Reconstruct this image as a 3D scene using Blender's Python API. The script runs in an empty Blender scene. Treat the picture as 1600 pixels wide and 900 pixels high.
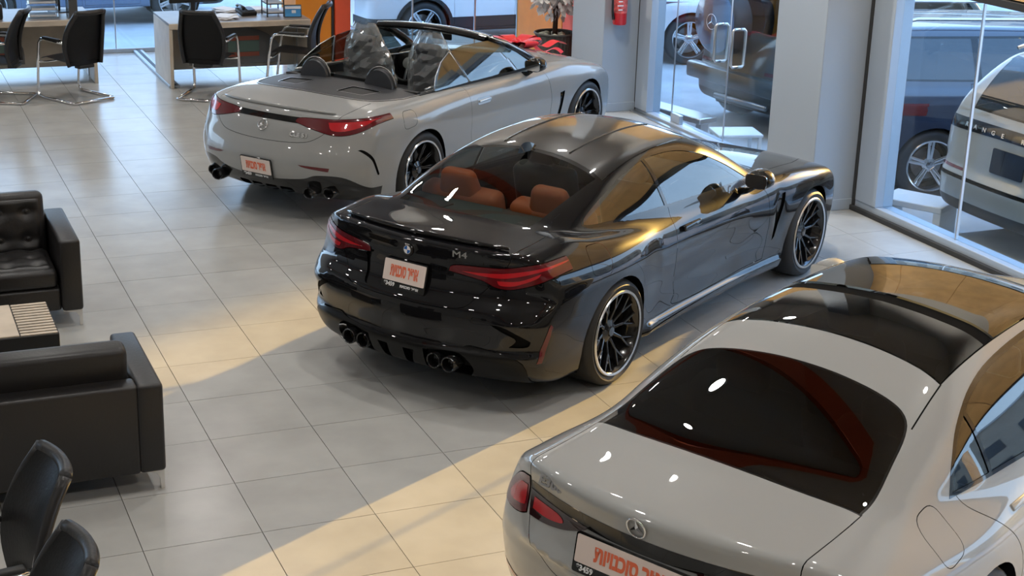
import bpy, bmesh, math, random
import numpy as np
from mathutils import Vector, Matrix

random.seed(7)
PI = math.pi
SC = bpy.context.scene
COL = SC.collection

# ---------------------------------------------------------------- camera
# showroom axes: X towards the street front, Y along it, tiles lie on this grid
cd = bpy.data.cameras.new('camera')
cam = bpy.data.objects.new('camera', cd)
COL.objects.link(cam)
CR = Vector((0.92110516, -0.38821717, 0.02920126)); CU = Vector((0.09903702, 0.30619802, 0.94680222))
CF = Vector((0.37650624, 0.8692124, -0.32048845))
cam.matrix_world = Matrix(((CR.x, CU.x, -CF.x, 0), (CR.y, CU.y, -CF.y, 0), (CR.z, CU.z, -CF.z, 3.76725), (0, 0, 0, 1)))
cd.sensor_width = 36; cd.lens = 36 * 2457.14 / 1600; cd.clip_end = 400
SC.camera = cam

# ---------------------------------------------------------------- view, sky, sun
vs = SC.view_settings
vs.view_transform = 'Standard'; vs.look = 'None'; vs.gamma = 1; vs.use_curve_mapping = False
vs.exposure = 0.12
SC.cycles.max_bounces = 10; SC.cycles.transparent_max_bounces = 24; SC.cycles.diffuse_bounces = 3
SC.cycles.sample_clamp_indirect = 6
SC.cycles.caustics_reflective = False; SC.cycles.caustics_refractive = False

W = bpy.data.worlds.new('sky'); SC.world = W; W.use_nodes = True
nt = W.node_tree; bg = nt.nodes['Background']
geo = nt.nodes.new('ShaderNodeNewGeometry'); sep = nt.nodes.new('ShaderNodeSeparateXYZ')
rmp = nt.nodes.new('ShaderNodeValToRGB')
nt.links.new(geo.outputs['Incoming'], sep.inputs[0])
mth = nt.nodes.new('ShaderNodeMath'); mth.operation = 'MULTIPLY'; mth.inputs[1].default_value = -1
nt.links.new(sep.outputs['Z'], mth.inputs[0]); nt.links.new(mth.outputs[0], rmp.inputs[0])
rmp.color_ramp.elements[0].position = 0.0; rmp.color_ramp.elements[0].color = (0.60, 0.77, 1.0, 1)
rmp.color_ramp.elements[1].position = 0.6; rmp.color_ramp.elements[1].color = (0.30, 0.54, 1.0, 1)
nt.links.new(rmp.outputs[0], bg.inputs[0]); bg.inputs[1].default_value = 5.2

SUN_AZ, SUN_EL = math.radians(28.0), math.radians(14.0)
sd = bpy.data.lights.new('sun', 'SUN'); sd.energy = 15.0; sd.color = (1.0, 0.56, 0.14); sd.angle = math.radians(0.6)
sun = bpy.data.objects.new('sun', sd); COL.objects.link(sun); sun.location = (30, 20, 12)
sv = Vector((math.cos(SUN_AZ) * math.cos(SUN_EL), math.sin(SUN_AZ) * math.cos(SUN_EL), math.sin(SUN_EL)))
sun.rotation_euler = sv.to_track_quat('Z', 'Y').to_euler()

# ---------------------------------------------------------------- materials
def mat(name, col, rough=0.5, metal=0.0, coat=0.0, spec=0.5, emit=None, es=0.0, alpha=1.0, noise=None, bump=None, aniso=0):
    m = bpy.data.materials.new(name); m.use_nodes = True
    n = m.node_tree; b = n.nodes['Principled BSDF']
    b.inputs['Base Color'].default_value = (*col, 1); b.inputs['Roughness'].default_value = rough
    b.inputs['Metallic'].default_value = metal; b.inputs['Coat Weight'].default_value = coat
    b.inputs['Coat Roughness'].default_value = 0.004
    b.inputs['Specular IOR Level'].default_value = spec
    if emit: b.inputs['Emission Color'].default_value = (*emit, 1); b.inputs['Emission Strength'].default_value = es
    if noise or bump:
        tc = n.nodes.new('ShaderNodeTexCoord')
    if noise:                                   # (scale, amount): mottled colour
        t = n.nodes.new('ShaderNodeTexNoise'); t.inputs['Scale'].default_value = noise[0]; t.inputs['Detail'].default_value = 5
        n.links.new(tc.outputs['Object'], t.inputs['Vector'])
        r = n.nodes.new('ShaderNodeValToRGB')
        r.color_ramp.elements[0].position = 0.3; r.color_ramp.elements[1].position = 0.7
        r.color_ramp.elements[0].color = (*[c * (1 - noise[1]) for c in col], 1)
        r.color_ramp.elements[1].color = (*[min(1, c * (1 + noise[1])) for c in col], 1)
        n.links.new(t.outputs['Fac'], r.inputs[0]); n.links.new(r.outputs[0], b.inputs['Base Color'])
    if bump:                                    # (scale, strength)
        t = n.nodes.new('ShaderNodeTexNoise'); t.inputs['Scale'].default_value = bump[0]; t.inputs['Detail'].default_value = 4
        n.links.new(tc.outputs['Object'], t.inputs['Vector'])
        bp = n.nodes.new('ShaderNodeBump'); bp.inputs['Strength'].default_value = bump[1]; bp.inputs['Distance'].default_value = 0.01
        n.links.new(t.outputs['Fac'], bp.inputs['Height']); n.links.new(bp.outputs[0], b.inputs['Normal'])
    return m

def glass(name, tint=(1, 1, 1), refl=1.0, base=0.05, rough=0.0):
    """thin pane: tinted see-through with a facing-dependent mirror reflection, the same from both sides"""
    m = bpy.data.materials.new(name); m.use_nodes = True
    n = m.node_tree; n.nodes.clear()
    o = n.nodes.new('ShaderNodeOutputMaterial'); mx = n.nodes.new('ShaderNodeMixShader')
    tr = n.nodes.new('ShaderNodeBsdfTransparent'); gl = n.nodes.new('ShaderNodeBsdfGlossy')
    tr.inputs[0].default_value = (*tint, 1); gl.inputs['Roughness'].default_value = rough
    lw = n.nodes.new('ShaderNodeLayerWeight'); lw.inputs['Blend'].default_value = 0.5
    pw = n.nodes.new('ShaderNodeMath'); pw.operation = 'POWER'; pw.inputs[1].default_value = 4.0
    ma = n.nodes.new('ShaderNodeMath'); ma.operation = 'MULTIPLY_ADD'; ma.inputs[1].default_value = refl * (1 - base); ma.inputs[2].default_value = base
    n.links.new(lw.outputs['Facing'], pw.inputs[0]); n.links.new(pw.outputs[0], ma.inputs[0])
    n.links.new(ma.outputs[0], mx.inputs[0]); n.links.new(tr.outputs[0], mx.inputs[1]); n.links.new(gl.outputs[0], mx.inputs[2])
    n.links.new(mx.outputs[0], o.inputs[0])
    return m

M = {}
M['paint_black'] = mat('black_gloss_paint', (0.005, 0.005, 0.006), 0.3, 0.0, 1.0, 0.03)
M['paint_grey'] = mat('grey_solid_paint', (0.30, 0.305, 0.30), 0.35, 0.0, 1.0, 0.15)
M['paint_grey_b'] = mat('pale_grey_solid_paint', (0.36, 0.365, 0.355), 0.35, 0.0, 1.0, 0.15)
M['gap'] = mat('shadow_gap_black', (0.004, 0.004, 0.004), 0.8, spec=.1)
M['gloss_black'] = mat('gloss_black_trim', (0.006, 0.006, 0.006), 0.3, 0, 1.0, 0.05)
M['carbon'] = mat('carbon_roof', (0.020, 0.019, 0.018), 0.3, 0, 1.0, .2)
M['matt_black'] = mat('matt_black_plastic', (0.012, 0.012, 0.012), 0.5)
M['rubber'] = mat('tyre_rubber', (0.018, 0.018, 0.018), 0.6, bump=(90, 0.15))
M['rim_black'] = mat('black_alloy', (0.012, 0.012, 0.013), 0.18, 0.2, 0.6)
M['rim_silver'] = mat('silver_alloy', (0.62, 0.62, 0.62), 0.18, 1.0)
M['steel'] = mat('brake_steel', (0.28, 0.27, 0.26), 0.35, 1.0)
M['chrome'] = mat('chrome', (0.86, 0.86, 0.86), 0.06, 1.0)
M['satin'] = mat('satin_metal', (0.6, 0.6, 0.6), 0.28, 1.0)
M['red_lens'] = mat('red_lamp_lens', (0.10, 0.002, 0.005), 0.25, 0, 1.0, .2)
M['red_bright'] = mat('bright_red_lamp_bar', (0.46, 0.010, 0.016), 0.25, 0, 1.0, .2)
M['dark_lens'] = mat('smoked_lamp_lens', (0.02, 0.004, 0.005), 0.06, 0, 1.0)
M['glass_clear'] = glass('clear_car_glass', (0.62, 0.66, 0.63), 1.0, 0.07)
M['glass_side'] = glass('side_car_glass', (0.40, 0.43, 0.40), 1.0, 0.12)
M['glass_dark'] = glass('privacy_glass', (0.05, 0.05, 0.045), 1.0, 0.075)
M['cabin'] = mat('dark_cabin_trim', (0.02, 0.02, 0.02), 0.6)
M['tan_leather'] = mat('tan_orange_leather', (0.42, 0.10, 0.025), 0.45, bump=(40, 0.1))
M['black_leather'] = mat('black_leather', (0.014, 0.013, 0.013), 0.38, bump=(60, 0.12))
M['grey_leather'] = mat('dark_grey_leather', (0.035, 0.036, 0.04), 0.45, bump=(60, 0.12))
M['plate_white'] = mat('plate_white', (0.78, 0.66, 0.60), 0.4)
M['plate_red'] = mat('plate_orange_lettering', (0.78, 0.16, 0.07), 0.5)
M['white_ink'] = mat('white_lettering', (0.8, 0.8, 0.8), 0.5)
M['roundel_blue'] = mat('roundel_blue', (0.02, 0.12, 0.42), 0.2)
M['film'] = glass('clear_plastic_film', (0.86, 0.88, 0.88), 0.9, 0.16, 0.10)
def milky(m, amount):
    n = m.node_tree; o = n.nodes['Material Output']; src = o.inputs[0].links[0].from_socket
    d = n.nodes.new('ShaderNodeBsdfDiffuse'); d.inputs[0].default_value = (.8, .82, .82, 1); mx = n.nodes.new('ShaderNodeMixShader'); mx.inputs[0].default_value = amount
    n.links.new(src, mx.inputs[1]); n.links.new(d.outputs[0], mx.inputs[2]); n.links.new(mx.outputs[0], o.inputs[0])
milky(M['film'], .16)

# ---------------------------------------------------------------- object helpers
def link(o, parent=None):
    COL.objects.link(o)
    if parent: o.parent = parent
    return o

def thing(name, label, cat, loc=(0, 0, 0), rz=0.0, group=None):
    o = bpy.data.objects.new(name, None); o.empty_display_size = 0.2; COL.objects.link(o)
    o.location = loc; o.rotation_euler = (0, 0, rz); o['label'] = label; o['category'] = cat
    if group: o['group'] = group
    return o

def tag(o, label, cat, group=None):
    o['label'] = label; o['category'] = cat
    if group: o['group'] = group
    return o

def struct(o):
    o['kind'] = 'structure'; return o

def smooth(me, on=True):
    me.polygons.foreach_set('use_smooth', [on] * len(me.polygons))

def mesh_obj(name, vs_, fs, material, parent=None, sm=False, loc=None, rot=None):
    me = bpy.data.meshes.new(name); me.from_pydata([tuple(v) for v in vs_], [], [tuple(f) for f in fs])
    if material: me.materials.append(material)
    if sm: smooth(me)
    o = bpy.data.objects.new(name, me); link(o, parent)
    if loc is not None: o.location = loc
    if rot is not None: o.rotation_euler = rot
    return o

class MB:
    """collects primitive shapes in one bmesh"""
    def __init__(self): self.bm = bmesh.new()
    def box(self, c, s, rot=None, bev=0.0, seg=2, taper=None):
        r = bmesh.ops.create_cube(self.bm, size=1.0); v = r['verts']
        for q in v:
            q.co = Vector((q.co.x * s[0], q.co.y * s[1], q.co.z * s[2]))
            if taper and q.co.z > 0: q.co.x *= taper[0]; q.co.y *= taper[1]
        if bev > 0:
            es = list({e for q in v for e in q.link_edges})
            rr = bmesh.ops.bevel(self.bm, geom=es, offset=bev, segments=seg, profile=0.5, affect='EDGES', clamp_overlap=True)
            v = list({q for f in rr['faces'] for q in f.verts} | {q for q in v if q.is_valid})
        mt = Matrix.Translation(Vector(c))
        if rot is not None: mt = mt @ (rot if isinstance(rot, Matrix) else Matrix.Rotation(rot, 4, 'Z'))
        bmesh.ops.transform(self.bm, matrix=mt, verts=v)
        return self
    def tube(self, pts, r, seg=10, closed=False, caps=True):
        pts = [Vector(p) for p in pts]; n = len(pts); rings = []
        rs = r if isinstance(r, (list, tuple)) else [r] * n
        up = None
        for i, p in enumerate(pts):
            a = pts[i - 1] if (i > 0 or closed) else p; b = pts[(i + 1) % n] if (i < n - 1 or closed) else p
            t = (b - a).normalized()
            if up is None: up = t.orthogonal().normalized()
            else:
                up = (up - t * up.dot(t))
                up = up.normalized() if up.length > 1e-6 else t.orthogonal().normalized()
            w = t.cross(up)
            rings.append([self.bm.verts.new(p + (up * math.cos(k * 2 * PI / seg) + w * math.sin(k * 2 * PI / seg)) * rs[i]) for k in range(seg)])
        m = n if closed else n - 1
        for i in range(m):
            A, B = rings[i], rings[(i + 1) % n]
            for k in range(seg): self.bm.faces.new((A[k], A[(k + 1) % seg], B[(k + 1) % seg], B[k]))
        if caps and not closed:
            self.bm.faces.new(rings[0][::-1]); self.bm.faces.new(rings[-1])
        return self
    def lathe(self, prof, seg=32, mt=None, closed=False, caps=True):
        """prof: (radius, height) pairs turned about Z"""
        rings = []
        for (r, z) in prof:
            rings.append([self.bm.verts.new((r * math.cos(2 * PI * k / seg), r * math.sin(2 * PI * k / seg), z)) for k in range(seg)])
        n = len(rings)
        for i in range(n if closed else n - 1):
            A, B = rings[i], rings[(i + 1) % n]
            for k in range(seg):
                try: self.bm.faces.new((A[k], A[(k + 1) % seg], B[(k + 1) % seg], B[k]))
                except ValueError: pass
        if not closed and caps:
            if prof[0][0] > 1e-5: self.bm.faces.new(rings[0][::-1])
            if prof[-1][0] > 1e-5: self.bm.faces.new(rings[-1])
        if mt is not None: bmesh.ops.transform(self.bm, matrix=mt, verts=[v for r in rings for v in r])
        return self
    def prism(self, poly, z0, z1, mt=None):
        a = [self.bm.verts.new((p[0], p[1], z0)) for p in poly]; b = [self.bm.verts.new((p[0], p[1], z1)) for p in poly]
        n = len(poly); self.bm.faces.new(a[::-1]); self.bm.faces.new(b)
        for i in range(n): self.bm.faces.new((a[i], a[(i + 1) % n], b[(i + 1) % n], b[i]))
        if mt is not None: bmesh.ops.transform(self.bm, matrix=mt, verts=a + b)
        return self
    def ball(self, c, r, sub=2, scale=(1, 1, 1), rot=None):
        v = bmesh.ops.create_icosphere(self.bm, subdivisions=sub, radius=r)['verts']
        mt = Matrix.Translation(Vector(c)) @ (rot if rot is not None else Matrix.Identity(4)) @ Matrix.Diagonal((*scale, 1))
        bmesh.ops.transform(self.bm, matrix=mt, verts=v); return self
    def grid(self, fn, nu, nv, closed_u=False):
        vv = [[self.bm.verts.new(fn(i / (nu if closed_u else nu - 1), j / (nv - 1))) for j in range(nv)] for i in range(nu)]
        for i in range(nu if closed_u else nu - 1):
            for j in range(nv - 1):
                self.bm.faces.new((vv[i][j], vv[(i + 1) % nu][j], vv[(i + 1) % nu][j + 1], vv[i][j + 1]))
        return self
    def obj(self, name, material, parent=None, sm=False, loc=None, rot=None, auto=None, keep_normals=False):
        if not keep_normals: bmesh.ops.recalc_face_normals(self.bm, faces=self.bm.faces[:])
        me = bpy.data.meshes.new(name)
        if auto is not None:
            for e in self.bm.edges:
                if len(e.link_faces) == 2 and e.calc_face_angle(0) > math.radians(auto): e.smooth = False
            sm = True
        self.bm.to_mesh(me); self.bm.free()
        if material: me.materials.append(material)
        if sm: smooth(me)
        o = bpy.data.objects.new(name, me); link(o, parent)
        if loc is not None: o.location = loc
        if rot is not None: o.rotation_euler = rot
        return o

def rounded(poly, r, seg=4):
    """polygon with rounded corners"""
    out = []; n = len(poly)
    for i in range(n):
        a, b, c = Vector(poly[i - 1]), Vector(poly[i]), Vector(poly[(i + 1) % n])
        u, w = (a - b), (c - b); d = min(r, u.length * .45, w.length * .45)
        p, q = b + u.normalized() * d, b + w.normalized() * d
        for k in range(seg + 1):
            t = k / seg; out.append(tuple(p * (1 - t) ** 2 + b * 2 * t * (1 - t) + q * t * t))
    return out

def text(s, size, material, parent=None, name='lettering', mt=None, depth=0.002, bold=0.0, align='CENTER', sx=1.0):
    c = bpy.data.curves.new(name, 'FONT'); c.body = s; c.size = size; c.align_x = align; c.align_y = 'CENTER'
    c.extrude = depth; c.offset = bold; c.materials.append(material); c.resolution_u = 2
    o = bpy.data.objects.new(name, c); link(o, parent)
    if mt is not None: o.matrix_local = mt
    o.scale.x *= sx
    mw = o.matrix_basis.copy()
    dg = bpy.context.evaluated_depsgraph_get()
    me = bpy.data.meshes.new_from_object(o.evaluated_get(dg)); me.name = name
    if not me.materials: me.materials.append(material)
    bpy.data.objects.remove(o); bpy.data.curves.remove(c)
    o = bpy.data.objects.new(name, me); link(o, parent); o.matrix_basis = mw
    return o

def dup(root, loc, rz, label=None, group=None):
    r = root.copy(); COL.objects.link(r); r.location = loc; r.rotation_euler = (0, 0, rz)
    if label: r['label'] = label
    if group: r['group'] = group
    for ch in list(root.children):
        c = ch.copy(); COL.objects.link(c); c.parent = r
        for g in ch.children:
            d = g.copy(); COL.objects.link(d); d.parent = c
    return r

# ---------------------------------------------------------------- car bodies
# A body is the zero surface of a smooth field made from its side, top and end outlines,
# meshed once, then cut along panel, window and lamp outlines into the separate parts.
def table(pts, sig=0.03, lo=-2.0, hi=5.0, step=0.002):
    """smooth curve through (x, value) pairs"""
    p = np.array(pts, float); xs = np.arange(lo, hi, step)
    x, y = p[:, 0], p[:, 1]; h = np.diff(x); d = np.diff(y) / h
    m = np.zeros(len(x)); m[0], m[-1] = d[0], d[-1]
    for i in range(1, len(x) - 1):
        m[i] = 0 if d[i - 1] * d[i] <= 0 else 3 * (h[i - 1] + h[i]) / ((2 * h[i] + h[i - 1]) / d[i - 1] + (h[i] + 2 * h[i - 1]) / d[i])
    k = np.clip(np.searchsorted(x, xs) - 1, 0, len(h) - 1); t = np.clip((xs - x[k]) / h[k], 0, 1); hk = h[k]
    v = (2*t**3 - 3*t**2 + 1) * y[k] + (t**3 - 2*t**2 + t) * hk * m[k] + (-2*t**3 + 3*t**2) * y[k+1] + (t**3 - t**2) * hk * m[k+1]
    if sig > 0:
        n = int(3 * sig / step); g = np.exp(-0.5 * (np.arange(-n, n + 1) * step / sig) ** 2); g /= g.sum()
        v = np.convolve(np.pad(v, n, mode='edge'), g, mode='valid')
    return lambda q: np.interp(q, xs, v)

def smax(a, b, k):
    h = np.maximum(k - np.abs(a - b), 0) / k
    return np.maximum(a, b) + h * h * k * 0.25
def smin(a, b, k): return -smax(-a, -b, k)
def gauss(x, c, s): return np.exp(-((x - c) / s) ** 2)

def surface_net(f, lo, hi, h):
    xs = np.arange(lo[0], hi[0], h); ys = np.arange(lo[1], hi[1], h); zs = np.arange(lo[2], hi[2], h)
    ny = len(ys)
    half = ys >= -1e-9
    X, Y, Z = np.meshgrid(xs, ys[half], zs, indexing='ij')
    Vh = f(X, Y, Z); V = np.empty((len(xs), ny, len(zs)))
    V[:, half] = Vh
    k0 = np.argmax(half)
    for j in range(k0): V[:, j] = f(X[:, 0], np.abs(ys[j]) + 0 * X[:, 0], Z[:, 0])
    S = V < 0
    c = S[:-1, :-1, :-1].astype(np.int8)
    c = sum(S[a:S.shape[0]-1+a, b:S.shape[1]-1+b, d:S.shape[2]-1+d].astype(np.int8) for a in (0, 1) for b in (0, 1) for d in (0, 1))
    act = (c > 0) & (c < 8); I = np.argwhere(act); idx = -np.ones(act.shape, int); idx[act] = np.arange(len(I))
    acc = np.zeros((len(I), 3)); cnt = np.zeros(len(I))
    corners = [(a, b, d) for a in (0, 1) for b in (0, 1) for d in (0, 1)]
    for a in corners:
        for ax in range(3):
            if a[ax] == 1: continue
            b = list(a); b[ax] = 1
            va = V[I[:, 0]+a[0], I[:, 1]+a[1], I[:, 2]+a[2]]; vb = V[I[:, 0]+b[0], I[:, 1]+b[1], I[:, 2]+b[2]]
            m = (va < 0) != (vb < 0); t = np.where(m, va / np.where(m, va - vb, 1), 0)
            p = np.tile(np.array(a, float), (len(I), 1)); p[:, ax] = t
            acc[m] += p[m]; cnt[m] += 1
    P = (I + acc / cnt[:, None]) * h + np.array([xs[0], ys[0], zs[0]])
    quads = []
    for ax in range(3):
        o = [(1, 2), (2, 0), (0, 1)][ax]
        sl0 = [slice(None)] * 3; sl1 = [slice(None)] * 3
        sl0[ax] = slice(0, -1); sl1[ax] = slice(1, None)
        A, B = S[tuple(sl0)], S[tuple(sl1)]
        E = np.argwhere(A != B)
        ok = (E[:, o[0]] > 0) & (E[:, o[1]] > 0) & (E[:, o[0]] < V.shape[o[0]] - 1) & (E[:, o[1]] < V.shape[o[1]] - 1)
        E = E[ok]
        def cell(du, dv):
            q = E.copy(); q[:, o[0]] -= du; q[:, o[1]] -= dv
            return idx[q[:, 0], q[:, 1], q[:, 2]]
        Q = np.stack([cell(1, 1), cell(0, 1), cell(0, 0), cell(1, 0)], 1)
        fl = A[E[:, 0], E[:, 1], E[:, 2]]
        Q[~fl] = Q[~fl][:, ::-1]
        quads.append(Q)
    return P, np.concatenate(quads)

def smooth_poly(pts, n=6):
    """closed Catmull-Rom; a point given with a third entry is a hard corner"""
    out = []; m = len(pts)
    for i in range(m):
        p0, p1, p2, p3 = (np.array(pts[(i + k) % m][:2], float) for k in (-1, 0, 1, 2))
        if len(pts[i]) > 2: p0 = p1 - (p2 - p1) * .3
        if len(pts[(i + 1) % m]) > 2: p3 = p2 + (p2 - p1) * .3
        for k in range(n):
            t = k / n
            out.append(tuple(0.5 * (2*p1 + (p2 - p0)*t + (2*p0 - 5*p1 + 4*p2 - p3)*t*t + (3*p1 - p0 - 3*p2 + p3)*t**3)))
    return out

def grow(poly, d):
    P = np.array(poly, float); n = len(P)
    area = 0.5 * sum(P[i - 1][0] * P[i][1] - P[i][0] * P[i - 1][1] for i in range(n))
    s = 1 if area > 0 else -1; out = []
    for i in range(n):
        a, b, c = P[i - 1], P[i], P[(i + 1) % n]
        u = (b - a) / (np.linalg.norm(b - a) + 1e-9); w = (c - b) / (np.linalg.norm(c - b) + 1e-9)
        n1 = np.array([u[1], -u[0]]) * s; n2 = np.array([w[1], -w[0]]) * s
        q = n1 + n2; L = q @ q
        out.append(tuple(b + (q * 2 / L if L > 0.8 else n1) * d))
    return out

def inside(poly, U, V):
    r = np.zeros(len(U), bool); n = len(poly)
    for i in range(n):
        (x1, y1), (x2, y2) = poly[i - 1], poly[i]
        if y1 == y2: continue
        m = ((y1 > V) != (y2 > V)) & (U < (x2 - x1) * (V - y1) / (y2 - y1) + x1)
        r ^= m
    return r

AX = {'side': (0, 2), 'rear': (1, 2), 'top': (0, 1)}

class Body:
    def __init__(self, f, lo, hi, h):
        self.f = f
        P, Q = surface_net(f, lo, hi, h)
        for _ in range(4):
            v = self.val(P); g = self.grad(P)
            d = v / np.maximum((g * g).sum(1), 0.05)
            P = P - np.clip(d, -h, h)[:, None] * g
        self.V = [tuple(p) for p in P]
        self.F = [list(q) for q in Q]; self.C = P[Q].mean(1); self.N = self.normals(self.C)
        self.ids = {'body': 0}; self.P = np.zeros(len(Q), int)
    def val(self, P): return self.f(P[:, 0], np.abs(P[:, 1]), P[:, 2])
    def grad(self, P, e=0.004):
        g = np.zeros_like(P)
        for a in range(3):
            d = np.zeros(3); d[a] = e
            g[:, a] = (self.val(P + d) - self.val(P - d)) / (2 * e)
        return g
    def normals(self, P):
        g = self.grad(P); return g / np.maximum(np.linalg.norm(g, axis=1), 1e-6)[:, None]
    def region(self, axis, poly, part, test=None, frm=('body',), mirror=False):
        """cut the outline into the faces of the parts in frm and give what lies inside to part.
        test(centres, normals) -> mask limits which faces are touched"""
        polys = [poly]
        a0, a1 = AX[axis]
        C = self.C; ok = np.isin(self.P, [self.ids[k] for k in frm if k in self.ids])
        pl = np.array(poly); mn, mx = pl.min(0) - 0.06, pl.max(0) + 0.06
        ok &= (C[:, a0] > mn[0]) & (C[:, a0] < mx[0]) & (C[:, a1] > mn[1]) & (C[:, a1] < mx[1])
        if test is not None:
            ii = np.where(ok)[0]
            ok[ii] = test(C[ii], self.N[ii])
        ids = list(np.where(ok)[0])
        if not ids: return
        V = self.V
        # only faces near the outline need cutting
        ext = np.array([[min(V[v][a0] for v in self.F[i]), max(V[v][a0] for v in self.F[i]), min(V[v][a1] for v in self.F[i]), max(V[v][a1] for v in self.F[i])] for i in ids])
        touched = set()
        src = list(ids)
        for i in range(len(poly)):
            p, q = poly[i - 1], poly[i]
            dx, dy = q[0] - p[0], q[1] - p[1]; L = math.hypot(dx, dy)
            if L < 1e-7: continue
            nx, ny = -dy / L, dx / L; c0 = nx * p[0] + ny * p[1]
            xa, xb = min(p[0], q[0]) - .001, max(p[0], q[0]) + .001; ya, yb = min(p[1], q[1]) - .001, max(p[1], q[1]) + .001
            cache = {}; new = []; nsrc = []
            near = np.where((ext[:, 1] >= xa) & (ext[:, 0] <= xb) & (ext[:, 3] >= ya) & (ext[:, 2] <= yb))[0]
            for k_ in near:
                fi = ids[k_]
                f = self.F[fi]
                us = [V[v][a0] for v in f]; ws = [V[v][a1] for v in f]
                if max(us) < xa or min(us) > xb or max(ws) < ya or min(ws) > yb: continue
                s = [nx * u + ny * w - c0 for u, w in zip(us, ws)]
                if max(s) < 1e-7 or min(s) > -1e-7: continue
                A, B = [], []; m = len(f)
                for k in range(m):
                    v, w = f[k], f[(k + 1) % m]; sv_, sw = s[k], s[(k + 1) % m]
                    if sv_ >= 0: A.append(v)
                    if sv_ <= 0: B.append(v)
                    if sv_ * sw < 0:
                        key = (v, w) if v < w else (w, v)
                        if key not in cache:
                            t = s[k] / (s[k] - s[(k + 1) % m]); a, b = V[v], V[w]
                            V.append((a[0] + (b[0]-a[0])*t, a[1] + (b[1]-a[1])*t, a[2] + (b[2]-a[2])*t)); cache[key] = len(V) - 1
                        A.append(cache[key]); B.append(cache[key])
                if len(A) < 3 or len(B) < 3: continue
                self.F[fi] = A; self.F.append(B); new.append(len(self.F) - 1); nsrc.append(src[k_])
                touched.add(fi)
                bx = [V[v][a0] for v in A]; by = [V[v][a1] for v in A]; ext[k_] = (min(bx), max(bx), min(by), max(by))
            if new:
                ids += new; src += nsrc; touched.update(new)
                ext = np.concatenate([ext, [[min(V[v][a0] for v in self.F[i]), max(V[v][a0] for v in self.F[i]), min(V[v][a1] for v in self.F[i]), max(V[v][a1] for v in self.F[i])] for i in new]])
        n0 = len(self.C); n1 = len(self.F)
        if n1 > n0:
            s_ = np.array(src[-(n1 - n0):])
            self.C = np.concatenate([self.C, np.zeros((n1 - n0, 3))]); self.N = np.concatenate([self.N, self.N[s_]]); self.P = np.concatenate([self.P, self.P[s_]])
            tl = list(touched)
            self.C[tl] = [np.mean([V[v] for v in self.F[i]], 0) for i in tl]
        ia = np.array(ids); m = inside(poly, self.C[ia, a0], self.C[ia, a1])
        self.P[ia[m]] = self.ids.setdefault(part, len(self.ids))
    def panel(self, axis, poly, part, gap=0.004, test=None, frm=('body',), edge='gap'):
        """a part with a dark recessed joint round it"""
        self.region(axis, grow(poly, gap), edge, test, frm)
        self.region(axis, poly, part, test, (edge,))
    def emit(self, root, spec):
        """spec: part -> (object name, material, push along normal, parent part or None)"""
        parts = {}; nm_ = {v: k for k, v in self.ids.items()}
        for f, p in zip(self.F, self.P): parts.setdefault(nm_[p], []).append(f)
        V = np.array(self.V); out = {}
        for p, (name, m, push, par) in spec.items():
            fs = parts.get(p)
            if not fs or name is None: continue
            used = sorted({v for f in fs for v in f}); mp = {v: i for i, v in enumerate(used)}
            P = V[used]; N = self.normals(P); Q = P + N * push
            me = bpy.data.meshes.new(name); me.from_pydata(Q.tolist(), [], [[mp[v] for v in f] for f in fs])
            me.materials.append(m); smooth(me); me.validate()
            me.normals_split_custom_set_from_vertices(N.tolist())
            o = bpy.data.objects.new(name, me); link(o, out.get(par, root) if par else root); out[p] = o
            if name == 'panel_joint': o['kind'] = 'stuff'
        return out
    def hit(self, axis, u, v, side=1):
        """surface point and normal seen along an axis: side (x,z) from +-y, rear (y,z) from -x, top (x,y) from +z"""
        t = np.linspace(0, 1, 400)
        if axis == 'side': L = np.stack([u + 0*t, side * (1.15 - 0.9*t), v + 0*t], 1)
        elif axis == 'rear': L = np.stack([-1.5 + 1.6*t, u + 0*t, v + 0*t], 1)
        else: L = np.stack([u + 0*t, v + 0*t, 2.0 - 1.6*t], 1)
        s = self.val(L); k = np.argmax(s < 0)
        k = max(k, 1); a, b = L[k-1], L[k]; fa, fb = s[k-1], s[k]
        p = a + (b - a) * (fa / (fa - fb) if fa != fb else 0)
        return Vector(p), Vector(self.normals(p[None])[0])

def frame_on(p, n, up=(0, 0, 1), lift=0.0):
    """matrix whose local Z is the normal and local Y as near up as possible"""
    n = Vector(n).normalized(); y = Vector(up) - n * Vector(up).dot(n); y.normalize(); x = y.cross(n)
    return Matrix(((x.x, y.x, n.x, p[0] + n.x*lift), (x.y, y.y, n.y, p[1] + n.y*lift), (x.z, y.z, n.z, p[2] + n.z*lift), (0, 0, 0, 1)))

def arc(cx, cz, r, a0, a1, n=20): return [(cx + r*math.cos(a0 + (a1-a0)*k/n), cz + r*math.sin(a0 + (a1-a0)*k/n)) for k in range(n + 1)]

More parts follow.
